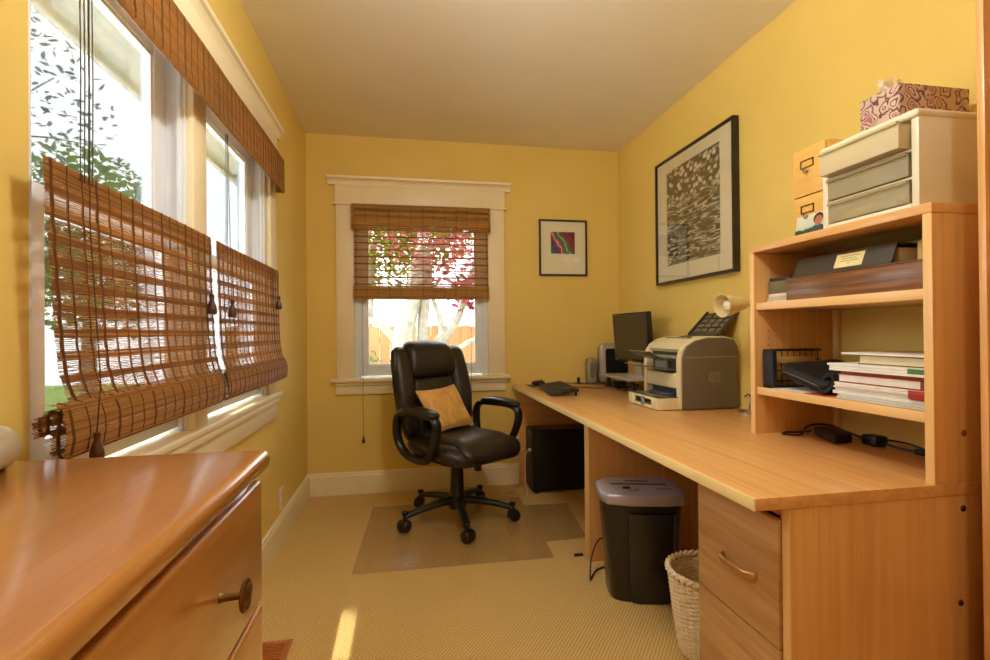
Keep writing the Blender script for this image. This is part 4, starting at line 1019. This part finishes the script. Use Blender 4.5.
def photo_card():
    t = NT('snapshot print'); sep = t.n('ShaderNodeSeparateXYZ'); tc = t.n('ShaderNodeTexCoord'); t.l(tc.outputs['Generated'], sep.inputs[0])
    n = t.noise(t.coords(), 60, 3)
    z = t.math('ADD', sep.outputs['Z'], t.math('MULTIPLY', n, .25))
    bg_ = t.ramp(z, [(.0, (30, 50, 40)), (.36, (58, 84, 62)), (.44, (196, 204, 186)), (1, (214, 214, 190))])
    y = sep.outputs['Y']
    def disc(cy, cz, ry, rz):
        a = t.math('DIVIDE', t.math('SUBTRACT', y, cy), ry); b = t.math('DIVIDE', t.math('SUBTRACT', sep.outputs['Z'], cz), rz)
        return t.math('LESS_THAN', t.math('ADD', t.math('MULTIPLY', a, a), t.math('MULTIPLY', b, b)), 1.0)
    c = t.mix(disc(.2, .1, .24, .3), bg_, lin((64, 84, 92)))
    c = t.mix(disc(.2, .70, .17, .28), c, lin((56, 30, 22)))
    c = t.mix(disc(.19, .58, .135, .26), c, lin((176, 116, 86)))
    t.bsdf(c, .35); return t.m
m = MB(); m.prism([(1.258, S3), (1.260, S3), (1.270, S3+.062), (1.268, S3+.062)], 1.315, 1.425, 'XZ'); tag(m.build('photo_print', photo_card(), None, (1.262, 1.37, S3)), 'small snapshot of a dark-haired child leaning on the maple drawer box', 'photograph')

pd = thing('plastic_drawers', 'white plastic three-drawer unit with clear fronts on top of the hutch', 'drawer unit', (1.42, 1.16, S3))
PW = plain('ivory plastic', (232, 224, 200), .35, 0, .5, .02, 15)
px0, px1, py0, py1, pz1 = 1.256, 1.575, 1.022, 1.312, S3+.245
m = MB(); m.box(px0, px1, py0, py0+.02, S3, pz1-.01, .004, 2); m.box(px0, px1, py1-.02, py1, S3, pz1-.01, .004, 2); m.box(px0-.008, px1, py0-.004, py1+.004, pz1-.022, pz1, .009, 3); m.box(px0, px1, py0+.02, py1-.02, S3, S3+.012, .003); m.box(px1-.012, px1, py0+.02, py1-.02, S3+.012, pz1-.022)
for z in (S3+.077, S3+.147): m.box(px0+.004, px1-.02, py0+.02, py1-.02, z-.003, z+.003)
m.build('housing', PW, pd)
CLR = clear_plastic('clear drawer plastic', (244, 238, 216), (240, 228, 190), .27, .3, .03)
MILKY = clear_plastic('milky drawer plastic', (244, 236, 208), (246, 232, 190), .6, .3, .03)
for i, (z0, z1, out) in enumerate(((S3+.014, S3+.072, .0), (S3+.082, S3+.142, .002), (S3+.152, S3+.220, .030))):
    m = MB(); x0 = px0-.002-out
    m.box(x0, x0+.004, py0+.024, py1-.024, z0, z1, .001); m.box(x0+.004, px1-.03-out, py0+.026, py0+.029, z0, z1-.006); m.box(x0+.004, px1-.03-out, py1-.029, py1-.026, z0, z1-.006); m.box(x0+.004, px1-.03-out, py0+.029, py1-.029, z0, z0+.003)
    m.box(x0-.008, x0+.001, py0+.024, py1-.024, z1-.008, z1, .002)
    m.build('drawer', MILKY if i == 2 else CLR, pd)
tag(MB().box(1.28, 1.50, 1.06, 1.25, S3+.0176, S3+.046, .001).build('paper_stack', PAPER, None, (1.39, 1.15, S3+.0176)), 'white paper pile inside the bottom clear drawer', 'papers')
for k in range(7):
    y = 1.09+k*.022; m = MB(); m.tube([(1.285+.004*(k % 3), y, S3+.0895+.0042*(k % 2)), (1.36, y+.03*(-1)**k*.6, S3+.0955+.004*(k % 2)), (1.44, y+.02*(-1)**k, S3+.0895+.004*(k % 2))], .0035, 6)
    col = [(240, 236, 220), (60, 58, 60), (200, 190, 160), (240, 238, 230), (90, 70, 60), (220, 214, 190), (50, 60, 90)][k]
    tag(m.build('pen', plain('pen %d' % k, col, .4), None, (1.36, y, S3+.084)), 'pen lying among other pens in the middle clear drawer', 'pen', 'pens in the middle clear drawer')
tag(MB().rbox((1.42, 1.20, S3+.1055), (.14, .11, .036), (.02, .02, .012), 6).build('pencil_case', plain('dark grey pouch', (70, 70, 66), .7), None, (1.42, 1.2, S3+.083)), 'dark soft pencil case at the back of the middle clear drawer', 'pencil case')

def tissue_pat():
    t = NT('swirl tissue carton'); v = t.coords((1, 1, 1), (.3, .2, .4))
    vo = t.n('ShaderNodeTexVoronoi', Scale=30.0, Randomness=.8); n = t.n('ShaderNodeTexNoise', Scale=16.0, Detail=2.0)
    t.l(v, n.inputs['Vector'])
    mxv = t.mix(.06, v, n.outputs['Color']); t.l(mxv, vo.inputs['Vector'])
    c = t.ramp(vo.outputs['Distance'], [(.0, (168, 106, 104)), (.16, (206, 176, 156)), (.24, (112, 64, 72)), (.31, (206, 178, 158)), (.44, (180, 144, 134)), (.50, (104, 60, 68)), (.58, (200, 170, 150)), (.8, (140, 92, 94))], 'CONSTANT')
    t.bsdf(c, .5, 0, .3); return t.m
TZ = pz1
tx = thing('tissue_box', 'purple and cream swirl-patterned tissue box on the white plastic drawers', 'tissue box', (1.42, 1.11, TZ))
m = MB(); m.X = Matrix.Translation((1.415, 1.165, TZ)); m.box(-.115, .115, -.058, .058, 0, .108, .0015); cb = m.build('carton', tissue_pat(), tx)
m = MB(); m.X = Matrix.Translation((1.415, 1.165, TZ)); m.prism(ell(0, 0, .07, .028, 28), .1075, .1088, 'XY'); m.build('opening', plain('dark carton opening', (90, 76, 66), .8), cb)
m = MB(); m.X = Matrix.Translation((1.37, 1.175, TZ+.107)); N = 18
rows = []
for j in range(6):
    f_ = j/5; rows.append([m.v(((.045*(1-.35*f_)+.010*sin(k*2.1+j))*cos(2*pi*k/N)-.02*f_, (.016*(1-.2*f_)+.007*cos(k*2.7+j))*sin(2*pi*k/N), .036*f_*(1+.35*sin(k*1.7)))) for k in range(N)])
for A, B in zip(rows, rows[1:]):
    for k in range(N): m.f([A[k], A[(k+1) % N], B[(k+1) % N], B[k]])
m.build('tissue', plain('white tissue', (236, 226, 204), .85), tx, label='white tissue tuft')

# ------------------------------------------------------------------ wall outlet, floor vent
ol = thing('wall_outlet', 'white wall outlet low on the left wall near the corner', 'outlet', (XL, 2.785, .22))
OW = plain('outlet ivory', (236, 228, 206), .4)
MB().box(XL, XL+.006, 2.752, 2.818, .165, .28, .002).build('cover_plate', OW, ol)
for z in (.198, .247): MB().prism(ell(2.785, z, .016, .015, 18, .6), XL+.006, XL+.008, 'YZ').build('socket', plain('outlet grey', (206, 198, 178), .4), ol)
fv = thing('floor_vent', 'slatted wooden floor vent in the carpet beside the dresser', 'vent', (-.48, 1.7, 0))
m = MB(); X0, X1, Y0, Y1 = -.565, -.398, 1.53, 1.872
m.box(X0, X0+.022, Y0, Y1, .0, .008, .002); m.box(X1-.022, X1, Y0, Y1, .0, .008, .002); m.box(X0+.022, X1-.022, Y0, Y0+.022, .0, .008, .002); m.box(X0+.022, X1-.022, Y1-.022, Y1, .0, .008, .002)
m.build('frame', CHERRY('Y'), fv)
m = MB()
for k in range(22): m.box(X0+.022, X1-.022, Y0+.026+k*.0135, Y0+.033+k*.0135, .001, .0065)
m.build('slats', CHERRY('X'), fv)
MB().box(X0+.02, X1-.02, Y0+.02, Y1-.02, .0002, .001).build('duct_opening', plain('dark duct', (30, 20, 14), .9), fv)

# unseen ceiling lamps, added to fill the room with light
def emis(name, c, s):
    t = NT(name); e = t.n('ShaderNodeEmission', Color=c, Strength=s); t.l(e.outputs[0], t.out.inputs[0]); return t.m
LAMPG = emis('frosted lamp glass', (1, .94, .82, 1), 3.0)
ADDED_LAMPS = ((.25, 1.15, 33, 'round frosted ceiling lamp over the middle of the room'), (.5, -.7, 15, 'round frosted ceiling lamp behind the camera'))
for LX, LYY, _e, _lab in ADDED_LAMPS:
  cl = thing('ceiling_lamp', _lab, 'lamp', (LX, LYY, ZC), 0, 'round ceiling lamps')
  MB().lathe([(.16, ZC), (.16, ZC-.02), (.15, ZC-.025)], (LX, LYY, 0), 'Z', 32).build('canopy', METAL, cl)
  MB().lathe([(.15, ZC-.02), (.145, ZC-.05), (.11, ZC-.085), (.06, ZC-.10), (0, ZC-.105)], (LX, LYY, 0), 'Z', 32).build('lamp_shade', LAMPG, cl)

# ------------------------------------------------------------------ outside
SUNDIR = Vector((-.4255, .25, .928)).normalized()      # towards the sun
GRASS = plain('lawn', (70, 88, 40), .95, 0, .1, .3, 3)
gm = MB(); gm.box(-16, -9.0, -6, 16, -.36, -.30); gm.box(-9.0, XL-.75, 9.5, 16, -.36, -.30); gm.box(XL-.13, 12, YB+.25, 16, -.36, -.30); tag(gm.build('lawn', GRASS), None, None, None, 'structure')
tag(MB().box(-9.0, XL-.13, -6, 9.5, -.36, -.295).build('side_path', plain('pale concrete', (206, 202, 194), .9, 0, .1, .1, 6)), None, None, None, 'structure')
fn = thing('garden_fence', 'tall cedar board fence across the garden behind the back window', 'fence', (.3, 7.0, -.3))
FW = wood('cedar boards ', (158, 112, 72), (136, 92, 56), 'Z', 20, .8, 0, .1, (172, 128, 88), .05)
fm = MB(); x = -2.3
rf = random.Random(5)
while x < 4.2:
    fm.box(x, x+.1385, 7.0, 7.02, -.28, 1.19+rf.uniform(-.008, .008), .003, 1); x += .14
fm.build('boards', FW, fn)
fm = MB(); fm.box(-2.3, 4.2, 7.02, 7.06, .0, .09); fm.box(-2.3, 4.2, 7.02, 7.06, .95, 1.04); fm.build('rails', FW, fn)
for xx in (-2.2, -.6, 1.8, 4.1): MB().box(xx, xx+.1, 7.06, 7.16, -.3, 1.2).build('post', FW, fn)

def leaves(name, mat, parent, centers, n, size, seed, skip=None, flat=.6):
    r = random.Random(seed); V = []; F = []
    for i in range(n):
        c, rad = centers[r.randrange(len(centers))]
        while True:
            p = Vector((r.uniform(-1, 1), r.uniform(-1, 1), r.uniform(-1, 1)))
            if p.length < 1: break
        p = Vector((c[0]+p.x*rad[0], c[1]+p.y*rad[1], c[2]+p.z*rad[2]))
        if skip and skip(p): continue
        s = size*r.uniform(.6, 1.3)
        a = Vector((r.gauss(0, 1), r.gauss(0, 1), r.gauss(0, .6))).normalized(); b = a.cross(Vector((r.gauss(0, 1), r.gauss(0, 1), r.gauss(0, 1)))).normalized()
        n_ = a.cross(b)*s*.12; k = len(V)
        V += [p-a*s, p-a*s*.3+b*s*.42+n_, p+a*s*.4+b*s*.34+n_, p+a*s*1.05, p+a*s*.4-b*s*.34+n_, p-a*s*.3-b*s*.42+n_]
        F += [(k, k+1, k+2, k+3), (k, k+3, k+4, k+5)]
    me = bpy.data.meshes.new(name); o, M = link(name, me, mat, parent, None)
    me.from_pydata([tuple(M @ v) for v in V], [], F); me.update(); return o
BARK = plain('grey bark', (140, 134, 126), .9, 0, .1, .25, 14, .4)
DBARK = plain('dark twig bark', (96, 86, 76), .9, 0, .1, .25, 14, .4)
def limbs(parent, paths, mat=BARK, name='trunk'):
    m = MB()
    for pts, r0, r1 in paths:
        sp_ = smooth_path(pts, 5); n = len(sp_); m.tube(sp_, [r0+(r1-r0)*i/(n-1) for i in range(n)], 9)
    return m.build(name, mat, parent)
# garden tree beyond the back window
tr = thing('plum_tree', 'forked grey-barked plum tree with reddish leaves outside the back window', 'tree', (.1, 6.0, -.3))
limbs(tr, [([(.05, 6.0, -.3), (.0, 6.0, .4), (-.02, 6.0, 1.0), (.08, 6.0, 1.5), (.25, 6.05, 2.2)], .17, .09), ([(.32, 6.1, -.3), (.24, 6.1, .5), (.20, 6.1, 1.0), (.25, 6.1, 1.7), (.2, 6.15, 2.4)], .10, .05),
           ([(.28, 6.1, .6), (.40, 6.1, .95), (.62, 6.1, 1.25), (.78, 6.1, 1.7), (1.0, 6.1, 2.3)], .085, .035), ([(.45, 6.1, 1.0), (.42, 6.1, 1.3), (.33, 6.1, 1.55), (.3, 6.1, 2.0)], .04, .02), ([(-.03, 6.0, .9), (-.3, 5.95, 1.2), (-.7, 5.9, 1.35), (-1.1, 5.9, 1.6)], .05, .02), ([(.55, 6.1, .85), (.75, 6.1, .95), (1.0, 6.1, 1.1)], .05, .02)])
leaves('foliage', leafmat('plum leaf', (104, 36, 56), (168, 84, 100)), tr, [((.9, 6.0, 1.9), (.8, .6, .5)), ((.5, 6.0, 2.3), (.9, .6, .5)), ((1.0, 6.0, 1.55), (.5, .4, .25))], 1100, .05, 3)
limbs(tr, [([(.7, 6.1, 1.5), (1.0, 6.0, 1.6), (1.3, 5.9, 1.5)], .015, .006), ([(.9, 6.1, 2.0), (1.2, 6.0, 1.9), (1.5, 5.9, 1.95)], .015, .006)], DBARK, 'twigs')
tg = thing('garden_tree', 'leafy green tree behind the fence on the left of the back window view', 'tree', (-.6, 8.4, -.3))
limbs(tg, [([(-.6, 8.4, -.3), (-.6, 8.4, 1.2), (-.5, 8.4, 2.6)], .12, .06)])
leaves('foliage', leafmat('bright leaf', (64, 92, 30), (120, 140, 60)), tg, [((-.5, 8.3, 2.7), (1.3, .8, .95)), ((.3, 8.4, 3.0), (1.0, .7, .8))], 2600, .075, 4)
bs = thing('garden_shrub', 'low green shrub at the foot of the garden fence', 'shrub', (-.45, 6.6, -.3))
limbs(bs, [([(-.45, 6.6, -.3), (-.45, 6.6, .1), (-.4, 6.55, .5)], .02, .008)], DBARK, 'stem')
leaves('foliage', leafmat('shrub leaf', (70, 96, 50), (120, 140, 96)), bs, [((-.45, 6.6, .45), (.22, .22, .42)), ((.0, 6.6, .3), (.3, .2, .3))], 700, .04, 6)
# side garden trees beyond the left windows
patch = Vector((-.225, 1.88, 0))
def near_ray(p):
    d = (p-patch); t = d.dot(SUNDIR); q = (d-SUNDIR*t); return abs(q.x) < .5 and abs(q.y) < .16  # kept free of leaves so one sun patch reaches the carpet
GL1 = leafmat('side leaf', (50, 78, 46), (96, 124, 74)); GL2 = leafmat('blue green leaf', (52, 70, 78), (92, 112, 112))
ta = thing('side_tree', 'dense green tree in the side yard seen low through the left windows', 'tree', (-5.3, 9.6, -.3))
limbs(ta, [([(-5.3, 9.6, -.3), (-5.3, 9.6, 1.4), (-5.2, 9.6, 3.0)], .13, .06)], DBARK)
leaves('foliage', GL1, ta, [((-5.3, 9.6, 2.8), (1.5, 1.5, 1.2)), ((-6.0, 10.8, 3.5), (1.4, 1.6, 1.2)), ((-4.9, 9.3, 1.9), (1.0, 1.2, .9))], 4200, .085, 8)
tb2 = thing('side_tree', 'airy blue-green leaved tree in the side yard nearest the camera window', 'tree', (-4.4, 5.2, -.3))
limbs(tb2, [([(-4.4, 5.2, -.3), (-4.4, 5.2, 1.4), (-4.3, 5.0, 2.6), (-3.8, 4.4, 3.2)], .09, .02), ([(-4.4, 5.2, 1.8), (-4.1, 4.9, 2.3), (-3.6, 4.2, 2.45)], .03, .008), ([(-4.35, 5.1, 2.2), (-4.4, 5.6, 2.8), (-4.2, 6.0, 3.4), (-4.0, 6.6, 4.1)], .03, .006), ([(-4.3, 5.8, 3.1), (-4.1, 6.6, 3.4), (-3.9, 7.1, 3.5)], .015, .005)], DBARK)
leaves('foliage', GL2, tb2, [((-4.0, 4.9, 2.4), (.7, 1.0, .6)), ((-3.9, 5.6, 2.2), (.6, .7, .5)), ((-4.4, 4.6, 2.9), (.7, .9, .5)), ((-4.0, 6.3, 3.7), (.7, 1.1, .7)), ((-4.0, 6.5, 3.2), (.7, .9, .8)), ((-3.9, 5.9, 4.3), (.5, .7, .5))], 760, .05, 9)
sun_mask_tree = thing('side_tree', 'tall tree crown high above the eave shading the left windows', 'tree', (-3.6, 2.6, -.3))  # crown added to block the sun around that patch
limbs(sun_mask_tree, [([(-3.6, 2.6, -.3), (-3.6, 2.6, 2.5), (-3.2, 2.8, 4.2)], .14, .06)], DBARK)
leaves('foliage', GL1, sun_mask_tree, [((-2.35, 3.1, 4.55), (.6, 1.9, .35)), ((-2.5, 3.2, 4.9), (.6, 1.9, .4))], 5600, .07, 10, near_ray)

# ------------------------------------------------------------------ light
w = bpy.data.worlds.new('World'); SC.world = w; w.use_nodes = True
bgn = w.node_tree.nodes['Background']; bgn.inputs[0].default_value = (.95, .98, 1.0, 1); bgn.inputs[1].default_value = 8.0
sl = bpy.data.lights.new('Sun', 'SUN'); sl.energy = 60; sl.angle = radians(.6); sl.color = (1, .95, .86)
so = bpy.data.objects.new('Sun', sl); COL.objects.link(so); so.rotation_euler = (-SUNDIR).to_track_quat('-Z', 'Y').to_euler()
def lamp(name, typ, loc, e, col, size):
    l = bpy.data.lights.new(name, typ); l.energy = e; l.color = col
    if typ == 'POINT': l.shadow_soft_size = size
    o = bpy.data.objects.new(name, l); COL.objects.link(o); o.location = loc; return o
for LX, LYY, _e, _lab in ADDED_LAMPS: lamp('Ceiling lamp light', 'POINT', (LX, LYY, ZC-.22), _e, (1, .985, .90), .10)  # light of the added ceiling lamps
# daylight arriving through window openings is sampled with portals
def portal(loc, rot, sx, sy):
    l = bpy.data.lights.new('Window portal', 'AREA'); l.shape = 'RECTANGLE'; l.size = sx; l.size_y = sy; l.cycles.is_portal = True
    o = bpy.data.objects.new('Window portal', l); COL.objects.link(o); o.location = loc; o.rotation_euler = rot
portal((XL-.13, 1.765, 1.38), (0, radians(-90), 0), 1.2, 1.56)
portal((.125, YB+.13, 1.37), (radians(-90), 0, 0), .95, 1.2)

# ------------------------------------------------------------------ camera
yaw, pitch, roll, F = 1.79360626e-01, 5.28349231e-03, -8.27157831e-03, 497.43
f = Vector((sin(yaw)*cos(pitch), cos(yaw)*cos(pitch), sin(pitch))); r = Vector((cos(yaw), -sin(yaw), 0)); u = r.cross(f)
r2 = r*cos(roll)+u*sin(roll); u2 = -r*sin(roll)+u*cos(roll)
cam = bpy.data.cameras.new('Camera'); cam.sensor_width = 36; cam.lens = F/990*36; cam.clip_start = .02
co = bpy.data.objects.new('Camera', cam); COL.objects.link(co)
co.matrix_world = Matrix(((r2.x, u2.x, -f.x, 0), (r2.y, u2.y, -f.y, 0), (r2.z, u2.z, -f.z, CAMZ), (0, 0, 0, 1)))
SC.camera = co
vs = SC.view_settings; SC.display_settings.display_device = 'sRGB'
vs.view_transform = 'Standard'; vs.look = 'None'; vs.gamma = 1; vs.use_curve_mapping = False; vs.exposure = -0.14
SC.cycles.use_denoising = True; SC.cycles.max_bounces = 10; SC.cycles.diffuse_bounces = 6; SC.cycles.transparent_max_bounces = 24
